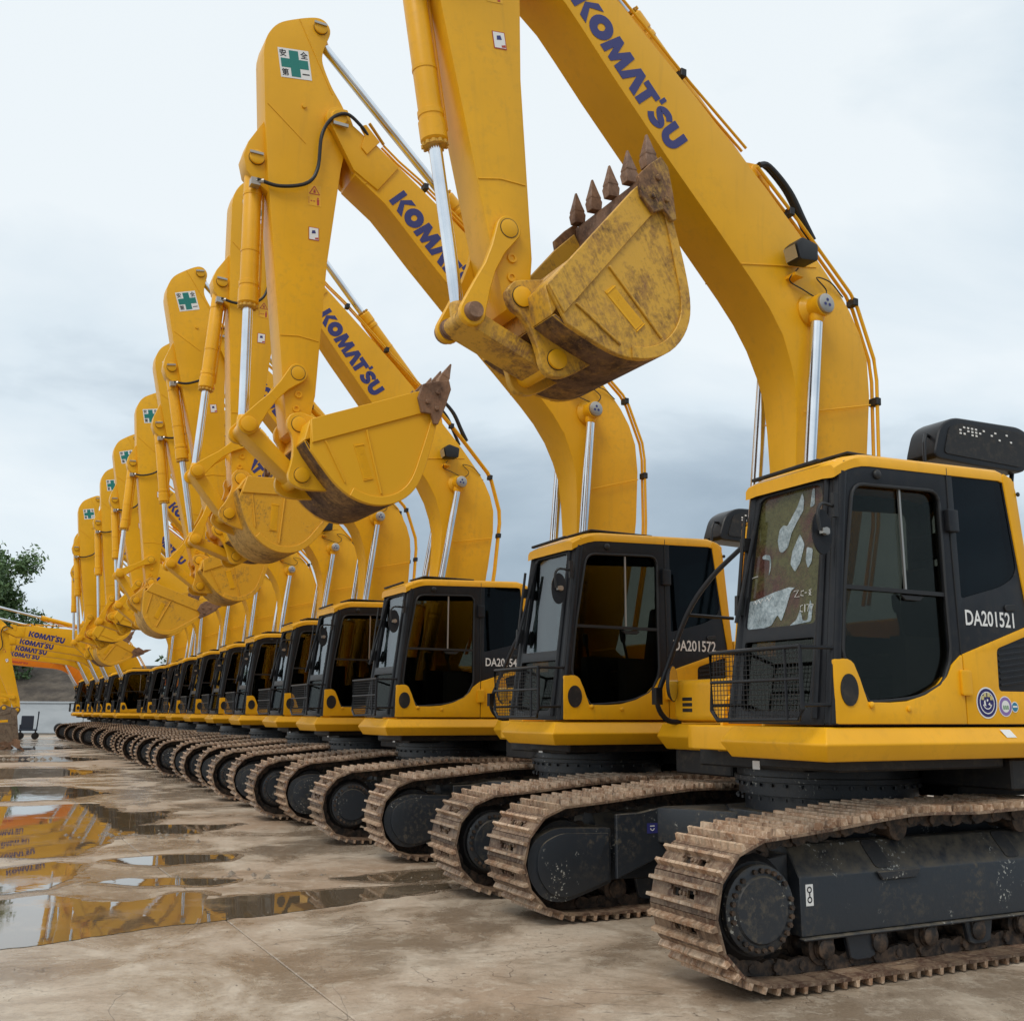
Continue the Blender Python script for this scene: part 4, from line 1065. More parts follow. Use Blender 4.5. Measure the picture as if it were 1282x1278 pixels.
for dd, ring in zip(ds, pv):
    for a, b in ring: vs.append(td * dd * 0.80 + tn * b + Vector((0, a, 0)))
fs = [(4 * k + i, 4 * k + (i + 1) % 4, 4 * k + 4 + (i + 1) % 4, 4 * k + 4 + i) for k in range(len(ds) - 1) for i in range(4)] + [(3, 2, 1, 0), tuple(range(len(vs) - 4, len(vs)))]
s2.add(vs, fs)
ME['tooth'] = s2.mesh('bucket_tooth', ['tooth'], 0.005, 1)
s2 = MB()                                                                  # cast bar with the raised maker's word, side on
cu = Vector((0.152, 0, 0.988)); cv = Vector((-0.988, 0, 0.152)) * -1
s2.prism([(-0.395, -0.185), (-0.475, -0.165), (-0.575, -0.455), (-0.495, -0.475)], BW, BW + 0.004)
boom_word((-0.560, BW + 0.0055, -0.435), cu.normalized() if False else Vector((0.30, 0, 0.954)), Vector((0.954, 0, -0.30)), 0.055, 0.25, mb=s2)
for (u0, w0) in ((0.0, 0.0), (0.30, 0.0)):
    q0 = Vector((-0.578, BW + 0.0045, -0.462)) + Vector((0.30, 0, 0.954)) * u0
    s2.tube([q0, q0 + Vector((0.954, 0, -0.30)) * 0.085], 0.005, 6)
ME['cast'] = s2.mesh('cast_word', ['boompaint'])
BMATS = {'worn': ('b_worn', 'b_shell'), 'clean': ('b_clean', 'b_shell'), 'used': ('b_used', 'b_shell2'), 'muddy': ('b_used', 'b_shell2'), 'earth': ('b_mud', 'b_mud')}
for kx, (a, b) in BMATS.items():
    ME['bucket_' + kx] = BK.mesh('bucket_' + kx, [a, b], 0.006, 1, 30)
    ME['plates_' + kx] = ME['bplates'].mesh('side_plate', [a], 0.004, 1)
    ME['ear_' + kx] = ME['ear'].mesh('hinge_ear', [a], 0.006, 1)

# ---- linkage and cylinders
s = MB()
L_ = 0.650
for y in (0.150, -0.195): s.prism([(0.085 * math.cos(R(a)), 0.085 * math.sin(R(a))) for a in range(80, 281, 20)] + [(0.20, -0.070), (0.34, -0.055), (0.48, -0.060)] + [(L_ + 0.085 * math.cos(R(a)), 0.085 * math.sin(R(a))) for a in range(-100, 101, 20)] + [(0.48, 0.040), (0.34, 0.030), (0.20, 0.045)], y, y + 0.045)
ME['idlerlink'] = s.mesh('idler_link', ['boompaint'], 0.006, 1)
s = MB()
L2 = 0.605
s.prism([(0.0, 0.060)] + [(0.06 * math.cos(R(a)), 0.06 * math.sin(R(a))) for a in range(110, 261, 25)] + [(0.0, -0.06), (L2, -0.055)] + [(L2 + 0.055 * math.cos(R(a)), 0.055 * math.sin(R(a))) for a in range(-70, 71, 28)] + [(L2, 0.055)], -0.140, 0.140)
ME['bucketlink'] = s.mesh('bucket_link', ['boompaint'], 0.012, 2); ME['bucketlink_w'] = s.mesh('bucket_link_worn', ['b_worn'], 0.012, 2)
s = MB()
s.lathe((0, -0.225, 0), (0, 1, 0), [(0, 0.05), (0.006, 0.066), (0.05, 0.066), (0.052, 0.055), (0.398, 0.055), (0.40, 0.066), (0.444, 0.066), (0.45, 0.05)], 22)
ME['hpin'] = s.mesh('link_pin', ['yellow'])
s = MB().lathe((0, -0.24, 0), (0, 1, 0), [(0, 0.05), (0.01, 0.072), (0.06, 0.075), (0.064, 0.06), (0.07, 0.072), (0.10, 0.07), (0.104, 0.058), (0.12, 0.066), (0.14, 0.056), (0.40, 0.056), (0.42, 0.066), (0.48, 0.05)], 22)
ME['hpin_w'] = s.mesh('worn_link_pin', ['tooth'])


def cyl_meshes(key, body, rb, rr, rod):
    m = MB().lathe((0, 0, 0), (0, 0, 1), [(0.0, rb * 0.62), (0.03, rb * 0.9), (0.05, rb), (body - 0.22, rb), (body - 0.215, rb * 1.10), (body - 0.18, rb * 1.10), (body - 0.175, rb * 1.04), (body - 0.15, rb * 1.04), (body - 0.145, rb * 1.14), (body - 0.02, rb * 1.14), (body - 0.01, rb * 1.05), (body, rb * 0.9), (body + 0.004, rr)], 28)
    m.lathe((0, -rb * 0.85, 0), (0, 1, 0), [(0, rb * 0.8), (rb * 1.7, rb * 0.8)], 18)
    m.lathe((0, 0, 0), (0, 0, 1), [(0.30, rb), (0.301, rb * 1.05), (0.325, rb * 1.05), (0.326, rb)], 24); m.lathe((0, 0, 0), (0, 0, 1), [(body * 0.62, rb), (body * 0.62 + 0.001, rb * 1.05), (body * 0.62 + 0.022, rb * 1.05), (body * 0.62 + 0.023, rb)], 24)
    m.tube([(rb * 1.25, 0, 0.12), (rb * 1.25, 0, body - 0.10), (rb * 0.8, 0, body - 0.06)], 0.011, 6)
    ME[key + '_body'] = m.mesh('cylinder_body', ['yellow'])
    m = MB()
    for i in range(12):
        a = 2 * math.pi * i / 12; m.cyl((rb * math.cos(a), rb * math.sin(a), body + 0.0), (rb * math.cos(a), rb * math.sin(a), body + 0.022), 0.013, n=6)
    m.cyl((0, 0, body), (0, 0, body + 0.018), rb * 0.97, n=24)
    ME[key + '_gland'] = m.mesh('gland_bolts', ['b_worn'])
    # rod: origin at the eye, running to +z towards the body
    m = MB().cyl((0, 0, 0.10), (0, 0, rod), rr, n=26)
    ME[key + '_rod'] = m.mesh('rod', ['chrome'])
    m = MB().lathe((0, -rb * 0.80, 0), (0, 1, 0), [(0, rb * 0.78), (rb * 1.6, rb * 0.78)], 20); m.lathe((0, 0, 0), (0, 0, 1), [(0.0, rr * 1.25), (0.10, rr * 1.25), (0.125, rr * 1.02)], 20)
    ME[key + '_eye'] = m.mesh('rod_eye', ['yellow']); ME[key + '_eye_w'] = m.mesh('rod_eye_worn', ['b_worn'])


cyl_meshes('bc', 1.35, 0.078, 0.043, 1.35)
cyl_meshes('ac', 1.45, 0.078, 0.045, 2.35)
cyl_meshes('mc', 1.30, 0.075, 0.044, 2.70)


def aim(parent, name, me, p, q, y=0.0, loc_y=None):
    """object at p whose +z points to q, both in the (x, z) plane of the parent"""
    d = (q[0] - p[0], q[1] - p[1])
    return obj(name, me, parent, (p[0], y, p[1]), (0, math.atan2(d[0], d[1]), 0))


def rot2(v, a):
    a = R(a); return (v[0] * math.cos(a) - v[1] * math.sin(a), v[0] * math.sin(a) + v[1] * math.cos(a))


def circle_x(a, ra, b, rb_, side):
    ax, az = a; bx, bz_ = b; d = math.hypot(bx - ax, bz_ - az); d = min(d, ra + rb_ - 1e-4)
    k = (ra * ra - rb_ * rb_ + d * d) / (2 * d); h = math.sqrt(max(ra * ra - k * k, 0)); ux, uz = (bx - ax) / d, (bz_ - az) / d
    c = [(ax + ux * k - uz * h, az + uz * k + ux * h), (ax + ux * k + uz * h, az + uz * k - ux * h)]
    return max(c, key=lambda p: p[0] * side[0] + p[1] * side[1])


# ---- printed number, decals of the nearest machines
def number_mesh(txt):
    return print_mb(text_mb(txt, 0.095, 0.016), (-0.035, YA + 0.0022, 1.935), (-1, 0, 0), (0, 0, 1), 0.83).mesh('serial_number', ['white'])


s = MB(); o = Vector((-0.15, YA + 0.0145, 1.475)); ux_, vx_ = Vector((-1, 0, 0)), Vector((0, 0, 1))


def dl(g, lift, mi, oo=None): print_mb(([(a * 1.5, b * 1.5) for a, b in g[0]], g[1]), oo or o, ux_, vx_, lift=(0, lift, 0), mb=s, mi=mi)


dl(disc(0.062, n=36), 0, 0); dl(disc(0.056, n=36), 0.001, 1); dl(ring2(0.040, 0.044, n=30), 0.002, 0)
for a in (35, 70, 110, 145): dl(flat([(0.032 * math.cos(R(a)) - 0.008, 0.032 * math.sin(R(a)) - 0.007), (0.032 * math.cos(R(a)) + 0.008, 0.032 * math.sin(R(a)) - 0.007), (0.032 * math.cos(R(a)) + 0.008, 0.032 * math.sin(R(a)) + 0.009), (0.032 * math.cos(R(a)) - 0.008, 0.032 * math.sin(R(a)) + 0.009)]), 0.003, 2)
dl(ring2(0.024, 0.028, 0, 0.002, 16, 200, 340), 0.003, 0)
dl(flat([(-0.02, -0.01), (-0.008, -0.014), (-0.012, 0.012), (-0.02, 0.006)]), 0.003, 0); dl(flat([(0.004, -0.006), (0.022, -0.014), (0.014, 0.002)]), 0.003, 0); dl(flat([(-0.004, 0.008), (0.002, 0.004), (0.008, 0.012), (0.0, 0.016)]), 0.003, 0)
o2 = Vector((-0.315, YA + 0.0145, 1.455))
dl(disc(0.041, n=30), 0, 0, o2); dl(disc(0.037, n=30), 0.001, 3, o2); dl(disc(0.024, n=26), 0.002, 0, o2)
for a in (-0.012, 0.0, 0.012): dl(flat([(a - 0.004, -0.012), (a + 0.004, -0.012), (a + 0.003, 0.004), (a - 0.003, 0.004)]), 0.003, 4, o2)
o3 = Vector((-0.402, YA + 0.0145, 1.452))
dl(disc(0.022, n=24), 0, 0, o3); dl(disc(0.018, n=24), 0.001, 5, o3); dl(flat([(-0.015, -0.002), (0.015, -0.002), (0.013, 0.005), (-0.013, 0.005)]), 0.002, 0, o3)
M['navy'] = NT('navy_print').bsdf((0.018, 0.014, 0.12), 0.45); M['gold'] = NT('pale_gold_print').bsdf((0.55, 0.48, 0.22), 0.5)
M['leafprint'] = NT('leaf_green_print').bsdf((0.04, 0.22, 0.05), 0.5); M['cyan'] = NT('cyan_print').bsdf((0.02, 0.20, 0.34), 0.5)
ME['decals'] = s.mesh('round_decals', ['white', 'navy', 'gold', 'purple', 'leafprint', 'cyan'])
# hook-point label: white plate with a black chain symbol
s = MB(); o = Vector((1.27, 0.1515, 0.455)); u3 = Vector((-1, 0, 0)); v3 = Vector((0, 0, 1))
print_mb(flat([(-0.026, -0.055), (0.026, -0.055), (0.026, 0.055), (-0.026, 0.055)]), o, u3, v3, mb=s)
for cz_ in (0.027, -0.024): print_mb(ring2(0.010, 0.017, 0, cz_, 16), o, u3, v3, lift=L1_, mb=s, mi=1)
print_mb(flat([(-0.004, -0.010), (0.004, -0.010), (0.004, 0.014), (-0.004, 0.014)]), o, u3, v3, lift=(0, 0.002, 0), mb=s, mi=1)
ME['hooklabel'] = s.mesh('hook_point_label', ['white', 'ink'])
s = MB(); o = Vector((0.86, -0.2965, 0.60))
print_mb(flat([(-0.045, -0.035), (0.045, -0.035), (0.045, 0.035), (-0.045, 0.035)]), (0.97, 0.2960, 0.60), u3, v3, mb=s)
print_mb(ring2(0.012, 0.018, 0, 0.0, 14, 180, 360), (0.97, 0.2972, 0.60), u3, v3, mb=s, mi=1)
print_mb(flat([(-0.02, 0.012), (0.02, 0.012), (0.02, 0.018), (-0.02, 0.018)]), (0.97, 0.2972, 0.60), u3, v3, mb=s, mi=1)
ME['legdecal'] = s.mesh('blue_square_decal', ['blue', 'white'])
s = MB().add([(-0.24, 1.3185, 1.318), (-0.33, 1.3185, 1.318), (-0.355, 1.345, 1.272), (-0.265, 1.345, 1.272)], [(0, 1, 2, 3)])
ME['skirtlabel'] = s.mesh('torn_paper_label', ['white'])
# peeling protective film on the nearest windscreen
def wpts(pts): return [(0.50 + 0.70 * a, 1.88 + 0.87 * b) for a, b in pts]


fshapes = [[(0.08, 0.03), (0.07, 0.20), (0.12, 0.24), (0.16, 0.235), (0.42, 0.28), (0.60, 0.30), (0.66, 0.29), (0.70, 0.31), (0.62, 0.27), (0.57, 0.16), (0.52, 0.07), (0.47, 0.12), (0.40, 0.05), (0.28, 0.03)],
           [(0.62, 0.035), (0.70, 0.07), (0.74, 0.14), (0.77, 0.06), (0.83, 0.06), (0.85, 0.20), (0.88, 0.14), (0.87, 0.05)],
           [(0.46, 0.56), (0.43, 0.64), (0.45, 0.72), (0.50, 0.75), (0.54, 0.73), (0.66, 0.86), (0.71, 0.95), (0.735, 0.90), (0.73, 0.82), (0.66, 0.75), (0.60, 0.68), (0.56, 0.58), (0.50, 0.55)],
           [(0.70, 0.66), (0.62, 0.55), (0.60, 0.46), (0.66, 0.40), (0.72, 0.46), (0.76, 0.58)],
           [(0.79, 0.56), (0.78, 0.47), (0.81, 0.41), (0.85, 0.45), (0.86, 0.54)], [(0.83, 0.96), (0.86, 0.96), (0.86, 0.84), (0.81, 0.83)],
           [(0.24, 0.545), (0.27, 0.56), (0.34, 0.55), (0.36, 0.50), (0.355, 0.44), (0.335, 0.40), (0.345, 0.46), (0.34, 0.515), (0.25, 0.53)]]
s = MB()
for q in fshapes:
    q = round_poly(wpts(q), 0.012, 2)
    s.prism(q, -0.0145, -0.0125, plane='yz', warp=wp)
ME['film'] = s.mesh('peeling_film', ['film'])
s = MB()
STR = [[(0.66, 0.265), (0.715, 0.27), (0.67, 0.225), (0.725, 0.225)], [(0.775, 0.262), (0.745, 0.258), (0.742, 0.232), (0.772, 0.228)], [(0.79, 0.246), (0.81, 0.246)],
       [(0.86, 0.268), (0.835, 0.262), (0.86, 0.243), (0.835, 0.226), (0.862, 0.224), (0.836, 0.243), (0.86, 0.262)],
       [(0.77, 0.165), (0.745, 0.160), (0.742, 0.125), (0.772, 0.120)], [(0.795, 0.168), (0.797, 0.118)], [(0.815, 0.165), (0.845, 0.165), (0.825, 0.120)], [(0.86, 0.165), (0.89, 0.162), (0.868, 0.118)],
       [(0.16, 0.215), (0.18, 0.235), (0.20, 0.210), (0.22, 0.24), (0.25, 0.215), (0.28, 0.245)], [(0.31, 0.225), (0.33, 0.25), (0.36, 0.225), (0.39, 0.255)], [(0.10, 0.39), (0.14, 0.405), (0.20, 0.41)]]
for q in STR:
    s.tube([wp((-0.0115, 0.50 + 0.70 * a, 1.88 + 0.87 * b)) for a, b in q], 0.0022, 4)
ME['scribble'] = s.mesh('chalk_scribble', ['white'])


UNDER = [(-1.5, 0.0), (-5, -0.16), (-5, -0.28), (-6, -0.20), (-6, 0.0), (-5, 0.04), (-5, 0.22), (-5, 0.28), (-5, 0.30), (-5, 0.30), (-5, 0.30), (-5, 0.30), (-5, 0.3), (-5, 0.3), (-5, 0.3), (-5, 0.25)]


# ================================================================ assembly of one machine
def excavator(idx, x, y, label, group, boom_d=0.0, arm_d=0.0, bucket_d=0.0, up=0.0, bmat='clean', hood=False, number=None, near=False, orange=False, hd=(0, 0)):
    root = bpy.data.objects.new('excavator', None); COL.objects.link(root)
    root.location = (x, y, 0); root.rotation_euler = (0, 0, R(208)); root.empty_display_size = 0.5
    root['label'] = label; root['category'] = 'excavator'; root['group'] = group
    detail = idx <= 8

    def P(name, key, par=root, loc=(0, 0, 0), rot=(0, 0, 0), **kw): return obj(name, ME[key], par, loc, rot, **kw)
    # undercarriage: each one stands a few degrees off the heading of its own cab, as the machines were parked
    ua = R(UNDER[idx - 1][0]); us_ = UNDER[idx - 1][1]
    U_ = lambda y_: (us_ - y_ * math.sin(ua), y_ * math.cos(ua), 0)
    P('carbody', 'carbody', loc=(us_, 0, 0), rot=(0, 0, ua)); P('slewing_ring', 'ring', loc=(us_ * 0.5, 0, 0))
    for sd in (1, -1):
        rz = 0 if sd > 0 else math.pi
        fr_ = P('track_frame', 'frame', loc=U_(sd * GA), rot=(0, 0, rz + ua))
        for i in range(7): P('roller', 'roller', fr_, (-1.17 + i * 0.39, 0, 0.175))
        for x_ in (0.54, -0.50): P('carrier_roller', 'carrier', fr_, (x_, 0, 0.765))
        P('painted_openings', 'paintedholes', fr_, kind='stuff')
        if sd > 0 and near: P('hook_point_label', 'hooklabel', fr_)
        q = 1 if sd > 0 else -1                 # drive stays at the front of the machine on both sides
        P('sprocket', 'sprocket', fr_, (q * SPX, 0, SPZ)); P('idler_wheel', 'idler', fr_, (-q * SPX, 0, SPZ - 0.01))
        P('final_drive', 'hub', fr_, (q * SPX, 0, SPZ)); P('drive_cover', 'cover', fr_, (q * SPX, 0, SPZ))
        P('cover_bolts', 'cover_bolts', fr_, (q * SPX, 0, SPZ), kind='stuff')
        g_ = P('motor_guard', 'guard', fr_, (0, 0, 0), (0, 0, 0))
        if sd < 0: g_.scale = (-1, 1, 1)
        tr = P('track_chain', 'chain', loc=U_(sd * GA), rot=(0, 0, ua))
        for (c_, a_) in SHOE: P('track_shoe', 'shoe', tr, (c_.x, 0, c_.y), (0, -a_, 0))
    if near: P('blue_square_decal', 'legdecal', loc=U_(-GA), rot=(0, 0, ua))
    # upper structure
    X0 = up
    k = lambda n, key, par=root, loc=(0, 0, 0), rot=(0, 0, 0), **kw: P(n, key, par, (loc[0] + (X0 if par is root else 0), loc[1], loc[2]), rot, **kw)
    k('revolving_frame', 'revframe'); k('under_cover_dark_fill', 'belly'); k('paper_label', 'tag', loc=(0.05, 0.10, 1.045))
    sk = k('side_skirt', 'skirt_l')
    if near: P('torn_paper_label', 'skirtlabel', sk)
    k('side_skirt', 'skirt_r')
    tb = k('tool_box', 'toolbox'); P('tool_box_vent', 'toolvent', tb)
    eh = k('engine_house', 'house'); P('side_louvre', 'housevent', eh); k('counterweight', 'counterweight')
    if hood:
        hd_ = k('engine_hood', 'lid', loc=(hd[0], 0, hd[1]), label='raised black-lined engine hood')
        P('hood_lining', 'lidin', hd_); P('hood_sky_flecks', 'lidsky', hd_, kind='stuff'); P('hood_stay', 'lidstay', hd_)
    r_ = k('hand_rail', 'rail'); sm = k('side_mirror', 'mirror_r'); P('mirror_glass', 'mirror_rg', sm)
    cab = k('cab', 'cab')
    for n, key in (('front_post', 'posts'), ('roof', 'roof'), ('roof_seal', 'rooftrim'), ('rear_pillar', 'pillar'), ('rear_side_panel', 'rear_lower'), ('vent_grille', 'vent'), ('rear_side_window', 'rearglass'),
                   ('right_window', 'rightglass'), ('windscreen', 'windscreen_film' if idx == 1 else 'windscreen'), ('lower_front_window', 'lowglass'), ('rear_window', 'backglass'), ('door_catch', 'catch'), ('seat', 'seat'), ('control_console', 'console'),
                   ('guard_frame', 'gframe'), ('mirror', 'mirror_l'), ('mirror_bracket', 'mirror_arm'), ('wiper', 'wiper'), ('roof_marker', 'beacon'), ('roof_lug', 'rooflug'),
                   ('door_lower_panel', 'door_lower'), ('door_window', 'doorglass'), ('door_window_seal', 'doortrim'), ('door_edge_seal', 'doorgap'), ('sliding_pane_edge', 'slider'), ('door_hinge', 'hinge_y'), ('door_hinge', 'hinge_d'), ('door_stud', 'studs'), ('round_cover', 'speaker')):
        P(n, key, cab)
    P('guard_mesh', 'gmesh', cab, kind='stuff')
    if number: obj('serial_number', number_mesh(number), cab)
    if idx == 1: P('round_decals', 'decals', cab); P('peeling_film', 'film', cab); P('chalk_scribble', 'scribble', cab)
    # boom
    b = boom_d
    foot = (X0, FZ)
    boom = obj('boom', ME['boom_orange'] if orange else ME['boom'], root, (foot[0], 0, foot[1]), (0, -R(b), 0))
    for n, key in (('weld_seam', 'weld'), ('pin_boss', 'boss'), ('pin_cap', 'pincap'), ('pin_cap_mark', 'capmark'), ('arm_pin', 'armpin'), ('cylinder_foot', 'cylfoot'), ('hydraulic_pipe', 'pipes'), ('boom_hose', 'bhose'), ('hose_bracket', 'hosebr'), ('work_lamp', 'lamp'), ('lamp_lens', 'lens'), ('lamp_cable', 'lampcable')): P(n, key, boom)
    for c_ in CLAMPS[::1 if idx < 9 else 2]: P('pipe_clamp', 'clamps', boom, c_)
    if not orange: P('boom_lettering', 'word', boom)
    else: P('boom_lettering', 'word_red', boom)
    B = lambda p: tuple(Vector(foot) + Vector(rot2((p[0], p[1] - FZ), b)))
    bp = B((AX, AZ))
    for ch in boom.children:
        if ch.name.split('.')[0] in ('weld_seam', 'hydraulic_pipe', 'boom_hose', 'pin_cap_mark'): ch['kind'] = 'stuff'
    # boom cylinders
    cp, cf = B((0.13, 4.33)), (X0 + 0.37, 1.47)
    for y_ in (0.28, -0.275):
        c1 = aim(root, 'boom_cylinder', ME['mc_body'], cf, cp, y_); P('gland_bolts', 'mc_gland', c1)
        dist = math.hypot(cp[0] - cf[0], cp[1] - cf[1])
        P('rod', 'mc_rod', c1, (0, 0, dist), (math.pi, 0, 0)); P('rod_eye', 'mc_eye', c1, (0, 0, dist), (math.pi, 0, 0))
    # arm
    a = arm_d
    arm = obj('arm', ME['arm'], root, (bp[0], 0, bp[1]), (0, -R(a), 0))
    for n, key in (('weld_seam', 'armweld'), ('cylinder_pin', 'p_top'), ('cylinder_pin', 'p_bulge'), ('link_pin', 'p_link'), ('bucket_pin', 'p_bucket')): P(n, key, arm)
    for (x_, z_) in ((3.035, 4.09), (3.05, 3.96)): P('bushing', 'bushing', arm, (x_ - AX, 0, z_ - AZ))
    
    for ch in arm.children:
        if ch.name.split('.')[0] == 'weld_seam': ch['kind'] = 'stuff'
    P('safety_sticker', 'safety', arm); P('arm_hose', 'ahose', arm); P('warning_sticker', 'warn', arm); P('notice_sticker', 'notice', arm)
    A_ = lambda p: tuple(Vector(bp) + Vector(rot2((p[0] - AX, p[1] - AZ), a)))
    top = A_((2.99, 7.66)); bf = B((0.58, 5.37))
    ac = aim(root, 'arm_cylinder', ME['ac_body'], bf, top); P('gland_bolts', 'ac_gland', ac)
    dist = math.hypot(top[0] - bf[0], top[1] - bf[1]); P('rod', 'ac_rod', ac, (0, 0, dist), (math.pi, 0, 0)); P('rod_eye', 'ac_eye', ac, (0, 0, dist), (math.pi, 0, 0))
    # bucket and linkage
    bk = bucket_d; pb = A_((3.04, 3.80)); Bk = lambda p: tuple(Vector(pb) + Vector(rot2(p, bk)))
    Qp = Bk((-0.04, -0.44)); Lp = A_((3.06, 4.265))
    fwd = rot2((1, 0.0), a)
    Hp = circle_x(Lp, L_, Qp, L2, fwd)
    bu_ = obj('bucket', ME['bucket_' + bmat], root, (pb[0], 0, pb[1]), (0, -R(bk), 0))
    P('side_plate', 'plates_' + bmat, bu_); P('hinge_ear', 'ear_' + bmat, bu_); P('link_pin', 'q_pin', bu_); P('cutting_edge', 'lip', bu_)
    ck = 'cutter_worn' if bmat == 'worn' else 'cutter'; P('side_cutter', ck, bu_, (0, BW + 0.016, 0)); c2 = P('side_cutter', ck, bu_, (0, -BW - 0.016, 0)); c2.scale = (1, -1, 1); c3 = P('side_plate', 'plates_' + bmat, bu_); c3.scale = (1, -1, 1)
    P('cast_word', 'cast', bu_)
    for i in range(5): P('bucket_tooth', 'tooth', bu_, (-1.225, -0.445 + i * 0.2225, 0.515))
    wm = '_w' if bmat == 'worn' else ''
    aim2 = lambda n, me, p, q: obj(n, me, root, (p[0], 0, p[1]), (0, -math.atan2(q[1] - p[1], q[0] - p[0]), 0))
    il = aim2('idler_link', ME['idlerlink'], Hp, Lp); P('link_pin', 'hpin' + wm, il)
    aim2('bucket_link', ME['bucketlink' + wm], Hp, Qp)
    bl = A_((3.50, 6.22)); bc = aim(root, 'bucket_cylinder', ME['bc_body'], bl, Hp); P('gland_bolts', 'bc_gland', bc)
    dist = math.hypot(bl[0] - Hp[0], bl[1] - Hp[1]); P('rod', 'bc_rod', bc, (0, 0, dist), (math.pi, 0, 0)); P('rod_eye', 'bc_eye' + wm, bc, (0, 0, dist), (math.pi, 0, 0))
    return root


ob = BM_.copy(); ob.materials.clear(); ob.materials.append(M['orange']); ME['boom_orange'] = ob
om = print_mb(text_mb('HITACHI', 0.11, 0.02), (2.0, 0.2035, 5.86 - FZ), bu, bv, 1.2) if False else boom_word((2.0, 0.2035, 5.83 - FZ), bu, bv, 0.10, 0.8)
ME['word_red'] = om.mesh('boom_lettering_red', ['red'])

G = 'row of yellow excavators parked side by side'
ROW = [
    (1, 2.21, 7.38, 'nearest yellow excavator, number DA201521 on its cab, rust-scraped bucket with teeth pointing up', dict(boom_d=3, arm_d=-6.5, bucket_d=-28.5, up=0.12, bmat='worn', hood=True, number='DA201521', near=True)),
    (2, 0.76, 10.03, 'second yellow excavator from the right, number DA201572 on its cab, clean bucket with dark cutter', dict(bmat='clean', hood=True, number='DA201572', near=True, hd=(-0.30, -0.16))),
    (3, -0.94, 13.16, 'third yellow excavator from the right, cab number DA201545, bucket just behind the clean one', dict(boom_d=6, arm_d=3, bucket_d=20, bmat='used', number='DA201545')),
    (4, -2.18, 15.65, 'fourth yellow excavator from the right, whole safety cross on its arm left of the second', dict(boom_d=3, arm_d=-8, bucket_d=-30)),
    (5, -3.37, 18.65, 'fifth yellow excavator from the right, level bucket tucked in low under the third one', dict(boom_d=3, arm_d=-8, bmat='muddy')),
    (6, -4.75, 21.65, 'sixth yellow excavator from the right, muddy bucket rolled open with its lip pointing right', dict(boom_d=2, arm_d=-1, bucket_d=41, bmat='muddy')),
    (7, -6.11, 24.65, 'seventh yellow excavator from the right, its half-hidden safety cross left of the sixth arm', dict(boom_d=0, arm_d=-6, bucket_d=4, bmat='muddy')),
    (8, -7.54, 27.65, 'eighth yellow excavator from the right, its arm tip just below and left of the seventh', dict(boom_d=-1, arm_d=-1, bucket_d=-38)),
    (9, -8.98, 30.65, 'ninth yellow excavator from the right, arm mostly hidden behind the eighth', dict(boom_d=-5, arm_d=-2, bucket_d=-42)),
    (10, -10.34, 33.65, 'tenth yellow excavator from the right, its safety cross standing clear against the sky, open bucket', dict(boom_d=1, arm_d=-3, bucket_d=49, bmat='used')),
    (11, -11.87, 36.65, 'eleventh yellow excavator, leftmost of those with a raised upright arm', dict(boom_d=-2, arm_d=-5, bucket_d=10)),
    (12, -13.38, 39.65, 'nearest excavator with lowered boom, its lettered boom the highest of the level ones at left', dict(up=0.5, boom_d=-34.5, arm_d=-18, bucket_d=104, bmat='earth')),
    (13, -15.07, 42.65, 'second excavator with lowered boom, lettered boom just below the highest level one', dict(up=0.5, boom_d=-35.5, arm_d=-18, bucket_d=104, bmat='earth')),
    (14, -16.62, 45.65, 'third excavator with lowered boom, third lettered boom down at the left', dict(up=0.5, boom_d=-36.5, arm_d=-18, bucket_d=104, bmat='earth')),
    (15, -18.25, 48.65, 'fourth excavator with lowered boom, lowest of the yellow level booms at the left', dict(up=0.5, boom_d=-37.5, arm_d=-18, bucket_d=104, bmat='earth')),
    (16, -20.01, 51.65, 'farthest excavator of the row, with an orange lowered boom beneath the yellow ones', dict(up=0.5, boom_d=-39.5, arm_d=-18, bucket_d=104, bmat='earth', orange=True)),
]
for idx, x, y, lab, kw in ROW:
    excavator(idx, x, y, lab, G if idx < 12 else 'excavators with lowered booms at the far end of the row', **kw)


# ================================================================ setting
def tag(o, label=None, cat=None, group=None, kind=None):
    for k_, v_ in (('label', label), ('category', cat), ('group', group), ('kind', kind)):
        if v_: o[k_] = v_
    return o


s = MB().add([(-400, -60, -0.05), (400, -60, -0.05), (400, 900, -0.05), (-400, 900, -0.05)], [(0, 1, 2, 3)])
ground = obj('ground', s.mesh('ground', ['concrete']), kind='structure', label='wet brown-grey concrete yard')
# cast slabs with open joints, laid parallel to the row of machines
SL = 5.0
AR = R(28)
us, vs_ = Vector((math.cos(AR), math.sin(AR))), Vector((-math.sin(AR), math.cos(AR)))
org = Vector((-0.96, 5.57))
sm_ = MB().box((0.0035, 0.0035, -0.045), (SL - 0.0035, SL - 0.0035, 0.0)).mesh('concrete_slab', ['concrete'], 0.004, 1)
for i in range(-6, 5):
    for j in range(-2, 12):
        p = org + us * (i * SL) + vs_ * (j * SL + 1.3)
        if abs(math.atan2(p.x, max(p.y + 4, 0.1))) > 1.1 and p.length > 14: continue
        obj('concrete_slab', sm_, ground, (p.x, p.y, 0), (0, 0, AR))
s = MB().add([(-70, -30, -0.012), (70, -30, -0.012), (70, 90, -0.012), (-70, 90, -0.012)], [(0, 1, 2, 3)])
obj('ground', s.mesh('ground_joint_bed', ['joint']), kind='structure')
# outer yard beyond the slabs, flush with them
far = []
hull = [org + us * (-6 * SL) + vs_ * (-2 * SL + 1.3), org + us * (5 * SL) + vs_ * (-2 * SL + 1.3), org + us * (5 * SL) + vs_ * (12 * SL + 1.3), org + us * (-6 * SL) + vs_ * (12 * SL + 1.3)]

